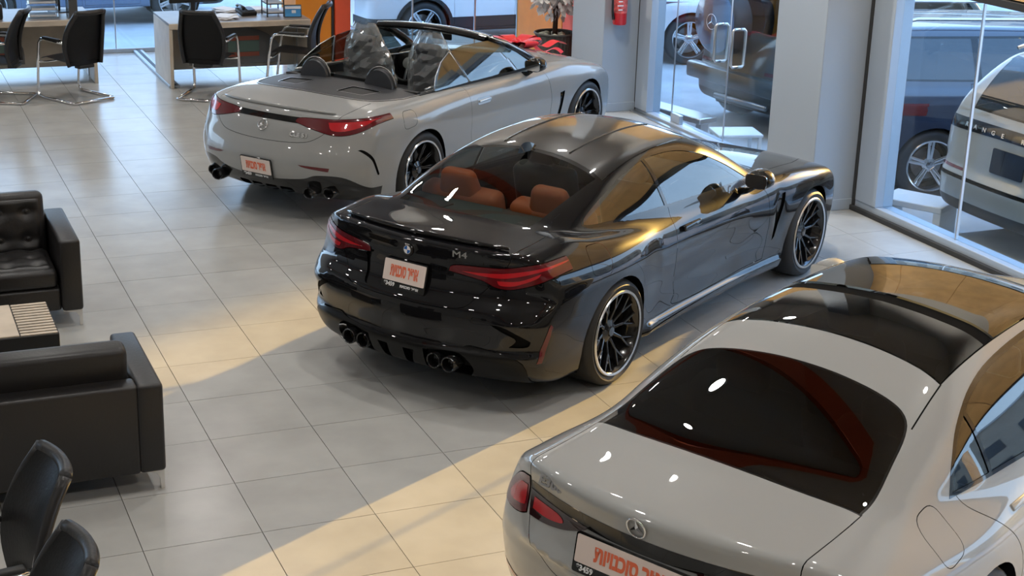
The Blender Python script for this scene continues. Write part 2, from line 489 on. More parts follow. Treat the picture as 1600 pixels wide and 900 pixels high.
def wheel(root, x, side, y_out, R, rim_r, style, width=0.27, rimmat='rim_black', lip='satin', tyremat='rubber'):
    """tyre with bead, rim barrel, spokes, disc and hub; y_out is the outer face of the tyre"""
    w = thing_part('wheel', root, (x, side * (y_out - width / 2), R))
    mt = Matrix.Rotation(-PI / 2 * side, 4, 'X')            # local z -> outwards
    hw = width / 2
    tyre = MB().lathe([(rim_r - .012, -hw + .03), (rim_r + .02, -hw + .004), (R - .035, -hw), (R - .012, -hw + .02), (R, -hw + .05), (R, hw - .05),
                (R - .012, hw - .02), (R - .035, hw), (rim_r + .035, hw - .002), (rim_r + .012, hw - .012), (rim_r - .012, hw - .03)], 56, mt, closed=True)
    t = tyre.obj('tyre', M[tyremat], w, auto=50)
    MB().lathe([(rim_r - .006, hw - .012), (rim_r + .012, hw - .006), (rim_r + .006, hw + .002), (rim_r - .008, hw - .002)], 56, mt, closed=True).obj('rim_lip', M[lip], w, auto=60)
    MB().lathe([(rim_r, hw - .01), (rim_r - .012, hw - .02), (rim_r - .03, -.02), (rim_r - .03, -hw + .02), (rim_r - .02, -hw + .02)], 48, mt, caps=False).obj('rim_barrel', M['rim_black'], w, auto=60)
    MB().lathe([(0.02, -.04), (.165, -.04), (.17, -.03), (.165, -.02), (.0, -.02)], 40, mt).obj('brake_disc', M['steel'], w, auto=40)
    sp = MB(); rr = rim_r - .006; zo = hw - .03
    def bar(a0, r0, a1, r1, w0, w1, z0, z1, th=.022):
        d = [(r0 * math.cos(a0), r0 * math.sin(a0)), (r1 * math.cos(a1), r1 * math.sin(a1))]
        ux, uy = d[1][0] - d[0][0], d[1][1] - d[0][1]; L = math.hypot(ux, uy); px, py = -uy / L, ux / L
        vv = []
        for (cx, cy), wd, z in ((d[0], w0, z0), (d[1], w1, z1)):
            for s_, zz, k in ((-1, z - th, 1.0), (1, z - th, 1.0), (1, z - .004, .8), (.35, z, 1), (-.35, z, 1), (-1, z - .004, .8)):
                vv.append(sp.bm.verts.new(mt @ Vector((cx + px * s_ * k * wd / 2, cy + py * s_ * k * wd / 2, zz))))
        n = 6
        for k in range(n): sp.bm.faces.new((vv[k], vv[(k + 1) % n], vv[n + (k + 1) % n], vv[n + k]))
        sp.bm.faces.new(vv[:n][::-1]); sp.bm.faces.new(vv[n:])
    if style == 'fork':                                      # ten forked Y spokes
        for k in range(10):
            a = 2 * PI * k / 10 + .1
            bar(a, .055, a, .15, .030, .020, zo - .045, zo - .02)
            for s_ in (-1, 1): bar(a, .145, a + s_ * .15, rr, .020, .014, zo - .02, zo)
    elif style == 'multi':
        for k in range(10):
            a = 2 * PI * k / 10
            for s_ in (-1, 1): bar(a + s_ * .07, .06, a + s_ * .055, rr, .016, .013, zo - .05, zo)
    elif style == 'five':
        for k in range(5):
            a = 2 * PI * k / 5 + .35
            for s_ in (-1, 1): bar(a + s_ * .22, .06, a + s_ * .10, rr, .040, .030, zo - .03, zo - .005)
            bar(a, .2, a, rr, .02, .02, zo - .03, zo - .02)
    sp.obj('spokes', M[rimmat], w, auto=35)
    MB().lathe([(.0, zo - .02), (.03, zo - .022), (.034, zo - .03), (.075, zo - .045), (.08, zo - .08), (.0, zo - .08)], 24, mt).obj('hub', M[rimmat], w, auto=40)
    return w

def thing_part(name, parent, loc=(0, 0, 0), rot=(0, 0, 0)):
    o = bpy.data.objects.new(name, None); o.empty_display_size = .05; link(o, parent); o.location = loc; o.rotation_euler = rot
    return o

def wheel_well(root, x, R, y0, y1, side, zc):
    """black tunnel behind the arch"""
    pts = []; n = 20; mb = MB()
    pr = [(x + R*math.cos(-.5 + (PI + 1.0)*k/n), zc + R*math.sin(-.5 + (PI + 1.0)*k/n)) for k in range(n + 1)]
    a = [mb.bm.verts.new((p[0], side*y0, p[1])) for p in pr]; b = [mb.bm.verts.new((p[0], side*y1, p[1])) for p in pr]
    for k in range(n): mb.bm.faces.new((a[k], a[k+1], b[k+1], b[k]))
    mb.bm.faces.new(a)
    return mb.obj('wheel_arch_liner', M['gap'], root, sm=False)

def mirror(root, body, x, z, side, y0, paint, size=(.11, .21, .15), yaw=0.0):
    """door mirror: shell, glass on the rear face and stalk down to the door"""
    w = thing_part('door_mirror', root, (x, side * (y0 + size[1] / 2), z), (0, 0, side * yaw))
    def fn(u, v):
        a = 2 * PI * u; t = v; r = math.sin(PI * min(max(t, .001), .999)) ** .5
        yy = (t - .5) * size[1]; ax = size[0] * (.55 if math.cos(a) < 0 else .75) * r
        ex = .7; c, s = math.cos(a), math.sin(a)
        return (ax * math.copysign(abs(c) ** ex, c), yy * side, size[2] * .5 * r * math.copysign(abs(s) ** ex, s) * (1 - .15 * (t - .5)))
    MB().grid(fn, 24, 13, True).obj('mirror_shell', paint, w, sm=True)
    sx = -size[0] * .50
    MB().prism(rounded([(-size[1] * .42, -size[2] * .33), (size[1] * .42, -size[2] * .33), (size[1] * .40, size[2] * .33), (-size[1] * .40, size[2] * .33)], .03),
               0, .006, Matrix.Translation((sx - .012, 0, 0)) @ Matrix.Rotation(-PI/2, 4, 'Y') @ Matrix.Rotation(PI/2, 4, 'Z')).obj('mirror_glass', M['chrome'], w)
    MB().tube([(0.0, -side * size[1] * .25, -size[2] * .40), (.02, -side * size[1] * .55, -size[2] * .72), (.03, -side * (size[1] * .85), -size[2] * .85)], [.025, .022, .03], 10).obj('mirror_stalk', M['gloss_black'], w, sm=True)
    return w

def plate(root, p, n, w, h, big, small, nm='number_plate'):
    """dealer plate: white card with orange lettering over a black strip"""
    e = thing_part(nm, root); e.matrix_local = frame_on(p, n, lift=.012)
    MB().prism(rounded([(-w/2 - .008, -h/2 - .008), (w/2 + .008, -h/2 - .008), (w/2 + .008, h/2 + .008), (-w/2 - .008, h/2 + .008)], .012), -.012, .0).obj('plate_holder', M['gloss_black'], e)
    card = MB().prism(rounded([(-w/2, -h/2 + .035), (w/2, -h/2 + .035), (w/2, h/2), (-w/2, h/2)], .008), .0, .003).obj('plate_card', M['plate_white'], e)
    L = len(big)
    ts = (h - .035) * .80; text(big[::-1], ts, M['plate_red'], e, 'lettering', Matrix.Translation((0, .018, .004)), .0006, .004, sx=w * .90 / (ts * .56 * L))
    text('*3459', .034, M['white_ink'], e, 'small_lettering', Matrix.Translation((-w/2 + .055, -h/2 + .014, .0015)), .0004, .0012)
    text(small, .024, M['white_ink'], e, 'small_lettering', Matrix.Translation((.05, -h/2 + .014, .0015)), .0004, .0008)
    return e

# ---------------------------------------------------------------- the showroom shell
def tile_mat():
    m = mat('grey_floor_tile', (0.42, 0.42, 0.40), 0.22, 0, 0.0, 0.30)
    n = m.node_tree; b = n.nodes['Principled BSDF']
    tc = n.nodes.new('ShaderNodeTexCoord'); oi = n.nodes.new('ShaderNodeObjectInfo')
    ad = n.nodes.new('ShaderNodeVectorMath'); ad.operation = 'ADD'
    n.links.new(tc.outputs['Object'], ad.inputs[0]); n.links.new(oi.outputs['Location'], ad.inputs[1])
    t = n.nodes.new('ShaderNodeTexNoise'); t.inputs['Scale'].default_value = 3.0; t.inputs['Detail'].default_value = 6
    n.links.new(ad.outputs[0], t.inputs['Vector'])
    r = n.nodes.new('ShaderNodeValToRGB'); r.color_ramp.elements[0].position = .3; r.color_ramp.elements[1].position = .72
    r.color_ramp.elements[0].color = (0.385, 0.382, 0.362, 1); r.color_ramp.elements[1].color = (0.455, 0.452, 0.43, 1)
    n.links.new(t.outputs['Fac'], r.inputs[0])
    hsv = n.nodes.new('ShaderNodeHueSaturation')
    mr = n.nodes.new('ShaderNodeMapRange'); mr.inputs['To Min'].default_value = .965; mr.inputs['To Max'].default_value = 1.035
    n.links.new(oi.outputs['Random'], mr.inputs['Value']); n.links.new(mr.outputs[0], hsv.inputs['Value']); n.links.new(r.outputs[0], hsv.inputs['Color'])
    n.links.new(hsv.outputs[0], b.inputs['Base Color'])
    return m
M['tile'] = tile_mat()
M['grout'] = mat('grey_grout', (0.10, 0.097, 0.088), 0.9, spec=.1)
M['wall'] = mat('off_white_wall_paint', (0.62, 0.61, 0.585), 0.55, bump=(30, 0.03))
M['pillar'] = mat('grey_pillar_paint', (0.35, 0.40, 0.46), 0.5, bump=(30, 0.03))
M['ceil'] = mat('grey_ceiling', (0.42, 0.41, 0.39), 0.8)
M['alu'] = mat('blue_grey_aluminium', (0.40, 0.46, 0.53), 0.35, 0.15)
M['dark_seal'] = mat('dark_rubber_seal', (0.03, 0.03, 0.03), 0.6)
M['orange'] = mat('orange_cladding', (0.74, 0.25, 0.012), 0.4, noise=(4, .06))
M['orange_redlit'] = mat('orange_cladding_redlit', (0.78, 0.10, 0.035), 0.4, noise=(4, .06))  # the orange paint again, its redder light put into the colour
M['tan_panel'] = mat('honey_wood_panel', (0.80, 0.50, 0.21), 0.45, noise=(3, .14))
M['red_steel'] = mat('red_painted_steel', (0.50, 0.085, 0.025), 0.5)
M['window'] = glass('shop_window_glass', (0.84, 0.88, 0.88), 0.75, 0.045)
M['asphalt'] = mat('street_paving', (0.42, 0.42, 0.42), 0.85, noise=(2, .15))
M['house'] = mat('plaster_house_front', (0.45, 0.36, 0.27), 0.8, noise=(1, .1))
M['house_glass'] = mat('house_window_glass', (0.05, 0.06, 0.07), 0.1)
M['wood'] = mat('pale_oak_laminate', (0.62, 0.53, 0.42), 0.42, noise=(6, .10))
M['desk_top'] = mat('grey_brown_desktop', (0.20, 0.175, 0.155), 0.4, noise=(10, .1))
M['smoke'] = mat('smoked_panel', (0.10, 0.10, 0.10), 0.15)
M['teal'] = mat('teal_panel_print', (0.10, 0.17, 0.15), 0.3)
M['red_print'] = mat('red_panel_print', (0.36, 0.09, 0.05), 0.3)
M['paper'] = mat('white_paper', (0.75, 0.76, 0.78), 0.7)
M['screen_blue'] = mat('blue_card', (0.06, 0.30, 0.62), 0.5)
M['red_paint'] = mat('extinguisher_red', (0.62, 0.012, 0.02), 0.25, 0, 0.6)
M['bow_red'] = mat('red_satin_ribbon', (0.70, 0.015, 0.03), 0.35)
M['pot'] = mat('charcoal_fluted_pot', (0.07, 0.068, 0.062), 0.6)
M['bark'] = mat('brown_bark', (0.06, 0.03, 0.018), 0.8)
M['petal'] = mat('cream_silk_leaves', (0.86, 0.80, 0.77), 0.7)
M['lamp_glow'] = mat('lit_ceiling_lamp', (1, 1, 1), 0.5, emit=(1.0, 0.97, 0.92), es=14)

GX0, GY0, TS = 1.1156, 10.0489, 0.60       # one joint crossing, tile size
WX = 8.25                                   # inner face of the street glazing

def build_floor():
    fl = struct(MB().box((-.4, 8.2, -.035), (17.4, 25.0, .05)).obj('floor', M['grout']))
    mb = MB().box((0, 0, 0), (TS - .004, TS - .004, .016))
    t0 = mb.obj('tile', M['tile'], fl); me = t0.data
    bpy.data.objects.remove(t0)
    ids = []; rest = []
    x_lo, x_hi, y_lo, y_hi = -9.0, 8.2, -4.2, 20.6
    for i in range(-20, 14):
        for j in range(-20, 26):
            cx, cy = GX0 + (i + .5)*TS, GY0 + (j + .5)*TS
            if not (x_lo < cx < x_hi and y_lo < cy < y_hi): continue
            near = cy > 4.6 and -.33*(cy) + 1.2 < cx - (-.30*0) and cx > .10*cy - 1.9 + .0*cx and cx < .62*cy + 1.6
            (ids if near else rest).append((cx, cy))
    ids.sort(key=lambda p: math.hypot(p[0], p[1])); rest += ids[300:]; ids = ids[:300]
    for k, (cx, cy) in enumerate(ids):
        o = bpy.data.objects.new('tile', me); link(o, fl); o.location = (cx, cy, -.0085 + random.uniform(-.0003, .0003))
        o.rotation_euler = (random.uniform(-.0006, .0006), random.uniform(-.0006, .0006), 0)
    mb = bmesh.new()
    for (cx, cy) in rest:
        r = bmesh.ops.create_cube(mb, size=1.0)['verts']
        for v in r: v.co = (cx + v.co.x*(TS - .004), cy + v.co.y*(TS - .004), -.0085 + v.co.z*.016)
    m2 = bpy.data.meshes.new('outer_tiles'); mb.to_mesh(m2); mb.free(); m2.materials.append(M['tile'])
    o = bpy.data.objects.new('outer_tiles', m2); link(o, fl); o['kind'] = 'stuff'
    return len(ids), len(rest)

def pane(name, X0, X1, Y0, Y1, Z0, Z1, parent, m=None):
    return MB().box(((X0 + X1)/2, (Y0 + Y1)/2, (Z0 + Z1)/2), (X1 - X0, Y1 - Y0, Z1 - Z0)).obj(name, m or M['window'], parent)
def bar(name, X0, X1, Y0, Y1, Z0, Z1, parent, m, bev=.004):
    return MB().box(((X0 + X1)/2, (Y0 + Y1)/2, (Z0 + Z1)/2), (X1 - X0, Y1 - Y0, Z1 - Z0), None, bev, 1).obj(name, m, parent)

def build_shell():
    A = M['alu']
    struct(MB().box((-.4, 8.2, 5.65), (17.6, 25.2, .1)).obj('ceiling', M['ceil']))
    struct(MB().box((-9.1, 8.2, 2.8), (.1, 25.2, 5.7)).obj('wall_left', M['wall']))
    struct(MB().box((-.4, -4.35, 2.8), (17.4, .1, 5.7)).obj('wall_rear', M['wall']))
    # street side: pillars, head wall with wood panels
    wr = struct(MB().box((WX + .10, 8.2, 3.86), (.20, 25.0, 3.48)).obj('wall_right', M['wall']))
    for k in range(20):
        y0 = -4.2 + k*1.24
        bar('wood_panel', WX - .03, WX - .001, y0 + .004, min(y0 + 1.236, 20.6), 2.12, 3.95, wr, M['tan_panel'], .003)
    for (ya, yb, n) in ((11.33, 12.10, 1), (15.59, 16.40, 2)):
        p = struct(MB().box((8.02, (ya + yb)/2, 2.80), (.52, yb - ya, 5.6), None, .006, 1).obj('wall_pillar' if n == 1 else 'wall_pillar', M['pillar']))
        b = MB().box((8.02, (ya + yb)/2, .05), (.545, yb - ya + .025, .10), None, .004, 1).obj('baseboard_pillar', M['pillar']); struct(b)
    # right window
    w = struct(bar('window_1', WX - .04, WX + .14, -4.2, 11.33, .0, .10, None, A))
    bar('sill_groove', WX - .075, WX - .042, -4.2, 11.33, 0, .045, w, M['dark_seal'])
    bar('window_frame', WX - .05, WX + .14, 10.98, 11.28, .10, 2.05, w, A); bar('frame_seal', WX - .055, WX + .10, 11.285, 11.325, 0, 2.05, w, M['dark_seal'])
    bar('window_head', WX - .05, WX + .14, -4.2, 11.33, 2.05, 2.11, w, M['dark_seal'])
    ys = [11.0, 9.96, 7.7, 5.4, 3.1, .8, -1.5, -4.2]
    for a, b in zip(ys[:-1], ys[1:]):
        pane('glass_pane', WX + .03, WX + .04, b + .004, a - .004, .10, 2.05, w)
        if b > -4: bar('glass_joint', WX + .022, WX + .048, b - .008, b + .008, .10, 2.05, w, M['satin'], .002)
    # glass door between the pillars
    d = struct(bar('door_1', WX - .05, WX + .12, 12.10, 15.59, 0, .035, None, A))
    bar('door_frame', WX - .06, WX + .12, 15.30, 15.585, .035, 2.05, d, A); bar('frame_seal', WX - .065, WX + .05, 15.575, 15.589, 0, 2.05, d, M['dark_seal'])
    bar('door_head', WX - .06, WX + .12, 12.10, 15.59, 2.05, 2.12, d, A)
    for (a, b, nm) in ((12.11, 12.56, 'side_pane'), (12.58, 13.73, 'door_leaf'), (13.75, 14.84, 'door_leaf'), (14.86, 15.29, 'side_pane')):
        g = pane(nm, WX + .02, WX + .032, a, b, .05, 2.04, d)
        bar('leaf_edge', WX + .018, WX + .034, a - .002, a + .006, .05, 2.04, g, M['satin'], .001)
        if nm == 'door_leaf':
            bar('floor_hinge', WX + .0, WX + .05, (b - .20 if a > 13 else a), (b if a > 13 else a + .20), .036, .13, g, M['satin'], .004)
            hy = 13.58 if a < 13.5 else 13.92
            for sx in (-1, 1):
                x = WX + .026 + sx*.075; f = hy + (.13 if a > 13.5 else -.13)*0
                MB().tube([(WX + .026, hy, .86), (x - sx*.02, hy, .86), (x, hy, .88), (x, hy, 1.22), (x - sx*.02, hy, 1.24), (WX + .026, hy, 1.24)], .015, 10).obj('door_handle', M['satin'], g, sm=True)
    bar('threshold_rail', WX - .12, WX - .05, 12.10, 15.59, 0, .012, d, M['satin'], .003)
    # right wall beyond the second pillar, clad orange
    o1 = struct(MB().box((WX + .05, 17.70, 1.05), (.16, 2.62, 2.10)).obj('wall_orange', M['orange']))
    bar('cladding_panel', WX - .06, WX - .031, 17.62, 19.0, .0, 2.1, o1, M['orange']); bar('cladding_panel', WX - .06, WX - .031, 16.40, 17.60, .0, 2.1, o1, M['orange_redlit'])
    # back wall: glass on both sides of an orange upright with a strip coloured as redder lit
    bk = struct(MB().box((-.4, 20.62, 3.86), (17.4, .16, 3.48)).obj('wall_back', M['wall']))
    c = struct(MB().box((5.50, 19.6, 1.06), (.46, .7, 2.12), None, .004, 1).obj('trim_1', M['orange'])); bar('dark_joint', 5.735, 5.765, 19.24, 19.9, 0, 2.12, c, M['dark_seal'])
    bar('redlit_cladding', 5.77, 5.97, 19.20, 19.9, 0, 2.12, c, M['orange_redlit'])
    w2 = struct(bar('window_2', 5.97, WX, 19.02, 19.14, 0, .06, None, A))
    bar('window_head', 5.97, WX, 19.02, 19.14, 2.06, 2.12, w2, A)
    for a, b in ((5.98, 6.74), (6.76, 7.60), (7.62, 8.20)):
        pane('glass_pane', a, b, 19.06, 19.07, .06, 2.06, w2); bar('glass_joint', b + .002, b + .018, 19.05, 19.08, .06, 2.06, w2, M['satin'], .001)
    hw_ = struct(MB().box((7.1, 19.08, 3.8), (2.3, .12, 3.5)).obj('wall_back_bulkhead', M['wall']))
    w3 = struct(bar('window_3', -9.0, 5.3, 20.48, 20.58, 0, .05, None, A))
    for k in range(7):
        a = -9 + k*2.04; pane('glass_pane', a + .01, a + 2.03, 20.52, 20.53, .05, 2.1, w3); bar('glass_joint', a + 2.028, a + 2.042, 20.51, 20.54, .05, 2.1, w3, M['satin'], .001)
    tr = struct(bar('trim_2', 3.44, 3.56, 18.12, 20.48, 0, .03, None, A)); bar('track_groove', 3.48, 3.52, 18.14, 20.48, .028, .034, tr, M['dark_seal'], 0)

def build_lamps():
    """round ceiling lamps, each with its own light"""
    base = None
    rows = ((6.5, (1.5, 5.8, 11.7, 14.3, 18.1)), (3.7, (1.5, 6.2, 9.6, 14.5, 18.4)), (1.35, (1.8, 7.1, 11.0, 14.6, 18.2)), (-2.2, (1.5, 5.8, 10.2, 14.6, 18.6)), (-5.8, (1.5, 5.8, 10.2, 14.6, 18.6)))
    for i, (x, ys) in enumerate(rows):
        for j, y in enumerate(ys):
            if base is None:
                base = thing('ceiling_lamp', 'round ceiling lamp, first lamp of the first row counted from the street glass', 'lamp', (x, y, 5.6), 0, 'round ceiling lamps')
                MB().lathe([(.0, -.02), (.15, -.02), (.17, -.05), (.15, -.09), (.135, -.09), (.13, -.06), (.0, -.055)], 28).obj('lamp_housing', M['paper'], base, auto=40)
                MB().lathe([(.0, -.060), (.128, -.062)], 28, caps=False).obj('lamp_diffuser', M['lamp_glow'], base)
            else: dup(base, (x, y, 5.6), 0, 'round ceiling lamp, %s lamp of the %s row counted from the street glass' % (NTH[j], NTH[i]))
            ld = bpy.data.lights.new('ceiling_lamp_light', 'AREA'); ld.shape = 'DISK'; ld.size = .26; ld.energy = LAMP_W; ld.color = (1.0, .965, .92); ld.spread = math.radians(150)
            lo = bpy.data.objects.new('ceiling_lamp_light', ld); COL.objects.link(lo); lo.location = (x, y, 5.50)
LAMP_W = 27
NTH = ('first', 'second', 'third', 'fourth', 'fifth', 'sixth')

def build_panel_fill():
    """unseen fill lamps, added to brighten the wood panels over the street windows"""
    base = None
    for k, y in enumerate((2.0, 5.6, 9.2, 12.8, 16.4)):
        if base is None:
            base = thing('added_fill_lamp', 'unseen fill lamp added under the ceiling, first from the entrance end', 'lamp', (5.6, y, 5.3), 0, 'added fill lamps')
            mt = Matrix.Rotation(2.15, 4, 'Y')
            MB().lathe([(.0, -.10), (.05, -.10), (.06, .08), (.052, .08), (.045, .06), (.0, .06)], 20, mt).obj('fill_housing', M['paper'], base, auto=40)
            MB().tube([(0, 0, .0), (-.03, 0, .16), (-.03, 0, .3)], .012, 6).obj('fill_stem', M['satin'], base)
        else: dup(base, (5.6, y, 5.3), 0, 'unseen fill lamp added under the ceiling, %s from the entrance end' % NTH[k])
        ld = bpy.data.lights.new('added_fill_light', 'SPOT'); ld.energy = 420; ld.spot_size = math.radians(95); ld.spot_blend = .7; ld.shadow_soft_size = .05; ld.color = (1.0, .93, .82)  # added light, only there to brighten the wood panels
        lo = bpy.data.objects.new('added_fill_light', ld); COL.objects.link(lo); lo.location = (5.72, y, 5.22)
        lo.rotation_euler = Vector((-2.5, 0, 2.2)).to_track_quat('Z', 'Y').to_euler()

def build_beams():
    for k, x in enumerate((-4.1, 4.42)):
        t = thing('roof_beam', 'red steel roof beam under the ceiling, %s from the left wall' % NTH[k], 'beam', (x, 8.2, 0), 0, 'red roof beams')
        MB().box((0, 0, 5.40), (.03, 24.6, .28)).obj('web', M['red_steel'], t)
        for z in (5.255, 5.545): MB().box((0, 0, z), (.24, 24.6, .03)).obj('flange', M['red_steel'], t)

def build_street():
    g = struct(MB().box((30, 20, -.5), (150, 150, .1)).obj('floor_street', M['asphalt']))
    def house(x, y, sx, sy, sz, lab, rows, cols):
        h = thing('house', lab, 'building', (x, y, -.45)); MB().box((0, 0, sz/2), (sx, sy, sz)).obj('house_wall', M['house'], h)
        MB().box((0, 0, sz + .1), (sx + .3, sy + .3, .2)).obj('roof_edge', M['wall'], h)
        for r_ in range(rows):
            for c_ in range(cols):
                yy = -sy/2 + (c_ + .5)*sy/cols; zz = 1.4 + r_*2.8
                w = MB().box((-sx/2 - .02, yy, zz), (.08, 1.3, 1.4)).obj('house_window', M['house_glass'], h)
    house(46, 6, 8, 16, 7, 'beige two-storey house across the street, right of the gap', 2, 6)
    house(52, -16, 8, 22, 8.5, 'long beige house at the right end of the street', 3, 8)
    house(50, 52.75, 8, 30, 18, 'unseen tall beige house added at the far left end of the street to block the sun', 6, 10)  # unseen house, added to keep low sun off the far floor
    t = thing('added_sun_block_truck', 'unseen white box truck added in the street beyond the grey pillar to block the sun', 'truck', (19.0, 16.9, -.45), math.radians(28))  # unseen truck shape, added to block a sun patch near the window
    MB().box((0, 0, 2.25), (4.2, 1.75, 2.7), None, .05, 2).obj('sun_block_box', M['wall'], t, auto=40)
    MB().box((3.0, 0, 1.35), (1.6, 1.75, 1.7), None, .18, 3).obj('sun_block_cab', M['paint_white'], t, auto=40); MB().box((3.55, 0, 1.75), (.6, 1.6, .6), None, .1, 2).obj('cab_window', M['house_glass'], t, auto=40)
    MB().box((.6, 0, .65), (6.2, .9, .25)).obj('chassis', M['matt_black'], t)
    for x in (-1.3, 2.7):
        for s in (1, -1): wheel(t, x, s, .86, .42, .28, 'five', .26, 'rim_silver')
    struct(MB().box((13.0, 9.2, -.39), (8.6, 4.2, .12), None, .01, 1).obj('floor_kerb', M['asphalt']))
    # white low table and steel barrier outside the door, pale bench below the window
    t = thing('side_table', 'low white table standing outside the glass door', 'table', (8.80, 14.36, -.45), math.radians(-14))
    MB().box((0, 0, .43), (.50, .40, .035), None, .01, 2).obj('tabletop', M['paper'], t, auto=40)
    for sx in (-1, 1):
        for sy in (-1, 1): MB().box((sx*.22, sy*.17, .21), (.035, .035, .42)).obj('leg', M['paper'], t)
    b = thing('barrier', 'long low grey steel barrier on short posts outside the glass door', 'barrier', (8.78, 15.9, -.45), math.radians(-75))
    MB().box((0, 0, .36), (1.4, .28, .07), None, .01, 1).obj('beam', M['satin'], b, auto=40)
    for k in (-.6, .0, .6): MB().box((k, 0, .165), (.08, .12, .33)).obj('post', M['satin'], b)
    def bench(x, y, lab, rz):
        b = thing('stone_bench', lab, 'bench', (x, y, -.45), rz, None)
        MB().box((0, 0, .33), (.62, .42, .06), None, .008, 1).obj('bench_slab', M['wall'], b, auto=40)
        for k in (-1, 1): MB().box((k*.27, 0, .15), (.07, .40, .30)).obj('bench_support', M['wall'], b)
    bench(8.95, 12.35, 'pale low bench behind the window frame, left one of two', math.radians(-60)); bench(9.25, 11.72, 'pale low bench beside the tail of the grey-green car', math.radians(-60))

# ---------------------------------------------------------------- black coupe in the middle
M['diffuser_black'] = mat('diffuser_black_plastic', (0.006, 0.006, 0.006), .35, spec=.22)
M['shelf'] = mat('dark_green_grey_carpet', (0.035, 0.05, 0.047), .8)
def build_black_coupe(loc, rz):
    root = thing('coupe_car', 'black two-door coupe with tan seats and a dark carbon roof, parked in the middle', 'car', loc, rz)
    zc = table([(-1.3,.90),(-1.0,.985),(-.90,1.018),(-.82,1.030),(-.6,1.045),(-.4,1.06),(-.1,1.02),(.4,.975),(1.0,.935),(1.9,.905),(2.3,.93),(2.6,.925),(3.0,.885),(3.4,.795),(3.65,.69),(4.0,.5)], .03)
    Wm = table([(-1.2,.78),(-1.0,.845),(-.7,.910),(-.35,.942),(0,.948),(.3,.938),(.6,.905),(1.1,.893),(1.8,.893),(2.2,.915),(2.6,.94),(2.95,.938),(3.25,.91),(3.55,.86),(3.8,.78)], .05)
    sec = table([(0,.86),(.12,.90),(.2,.935),(.3,.96),(.45,.982),(.6,.998),(.72,.997),(.80,.985),(.88,.955),(.95,.91),(1.02,.86),(1.1,.80),(1.4,.6)], .02)
    xt = table([(0,-.70),(.15,-.80),(.24,-1.0),(.33,-1.055),(.395,-1.075),(.43,-1.05),(.48,-1.055),(.56,-1.065),(.66,-1.05),(.73,-.985),(.80,-.965),(.88,-.955),(.94,-.945),(.985,-.95),(1.01,-.975),(1.03,-.985),(1.06,-.96),(1.2,-.9)], .012)
    xn = table([(0,3.60),(.2,3.70),(.4,3.735),(.6,3.71),(.75,3.63),(.9,3.4)], .03)
    zr = table([(-1.2,.5),(-.8,.80),(-.6,.965),(-.45,1.062),(-.3,1.118),(-.1,1.19),(.1,1.252),(.30,1.305),(.5,1.345),(.75,1.372),(1.05,1.383),(1.3,1.372),(1.5,1.338),(1.7,1.272),(1.95,1.16),(2.2,1.035),(2.4,.93),(2.7,.75),(3.2,.4)], .04)
    yb = table([(-1.2,.50),(-.7,.57),(-.4,.665),(-.1,.725),(.3,.775),(.8,.80),(1.4,.80),(1.9,.78),(2.2,.74),(2.5,.65),(3,.5)], .04)
    def f(x, y, z):
        side = y - (Wm(x) * sec(z) + .022 * gauss(x, -.02, .42) * gauss(z, .80, .13) + .012 * gauss(x, 2.87, .42) * gauss(z, .74, .12)
                    - .018 * gauss(z, .50, .10) * gauss(x, 1.35, .75) + .010 * gauss(z, .27, .05) * gauss(x, 1.4, 1.0) - .02*gauss(x,2.33,.06)*gauss(z,.62,.14) + .042/(1 + np.exp(np.clip((z - .262)/.007, -40, 40)))*np.clip((x - .38)/.10, 0, 1)*np.clip((2.50 - x)/.10, 0, 1))
        top = (z - (zc(x) - .045 * (y / .8) ** 2 - .012*gauss(x,2.9,.6)*gauss(y,.0,.25) )) * .96
        tail = xt(z) + .10 * (y / .6) ** 2 + .22 * np.clip(y - .62, 0, 1) ** 2 * 4 - x - .030*gauss(z,.60,.05)*gauss(y,.80,.12)
        nose = x - (xn(z) - .16 * (y / .8) ** 2 - .5 * np.clip(y - .6, 0, 1) ** 2)
        zb = .17 + .07 * np.clip((-.55 - x) / .45, 0, 1)
        h = smax(side, top, .09); h = smax(h, tail, .05); h = smax(h, nose, .12); h = smax(h, zb - z, .04)
        rise = np.clip(z - .95, -.2, .6)
        gs = (y - (yb(x) - .46 * rise - .30 * rise ** 2)) * .87
        gr = (z - (zr(x) - .075 * (y / .6) ** 2)) * (1 - .18*gauss(x,-.1,.5) - .18*gauss(x,1.9,.4))
        g = smax(smax(gs, gr, .11), .7 - z, .02)
        return smin(h, g, .035)
    B = Body(f, (-1.16, -1.08, .08), (3.84, 1.08, 1.46), .0225)
    R_ = lambda c, n: c[:, 1] < 0
    L_ = lambda c, n: c[:, 1] > 0
    # wheel arches
    for s in (R_, L_):
        for cx, r in ((0, .375), (2.857, .375)):
            t = lambda c, n, s=s: s(c, n) & (np.abs(c[:, 1]) > .55)
            B.region('side', arc(cx, .345, r, 0, 2*PI, 40)[:-1], 'hole', t)
    # side windows
    dlo = smooth_poly([(2.0,.935,1),(1.72,1.085),(1.45,1.195),(1.2,1.252),(.95,1.268),(.72,1.258),(.42,1.205),(.18,1.135),(.0,1.07),(-.055,1.035),(.0,1.012),(.5,.995),(1.0,.975),(1.5,.955)], 5)
    gh = lambda s: (lambda c, n: s(c, n) & (c[:, 2] > .86) & (np.abs(n[:, 1]) > .3))
    for s, k in ((R_, 'r'), (L_, 'l')):
        B.region('side', grow(dlo, .016), 'trim_' + k, gh(s))
        B.region('side', dlo, 'glass_' + k, gh(s), ('trim_' + k,))
        B.region('side', [(.80,.9),(.835,.9),(.79,1.35),(.755,1.35)], 'trim_' + k, gh(s), ('glass_' + k,))
        B.region('side', [(-.2,.9),(.80,.9),(.755,1.35),(-.2,1.35)], 'quarter_' + k, gh(s), ('glass_' + k,))
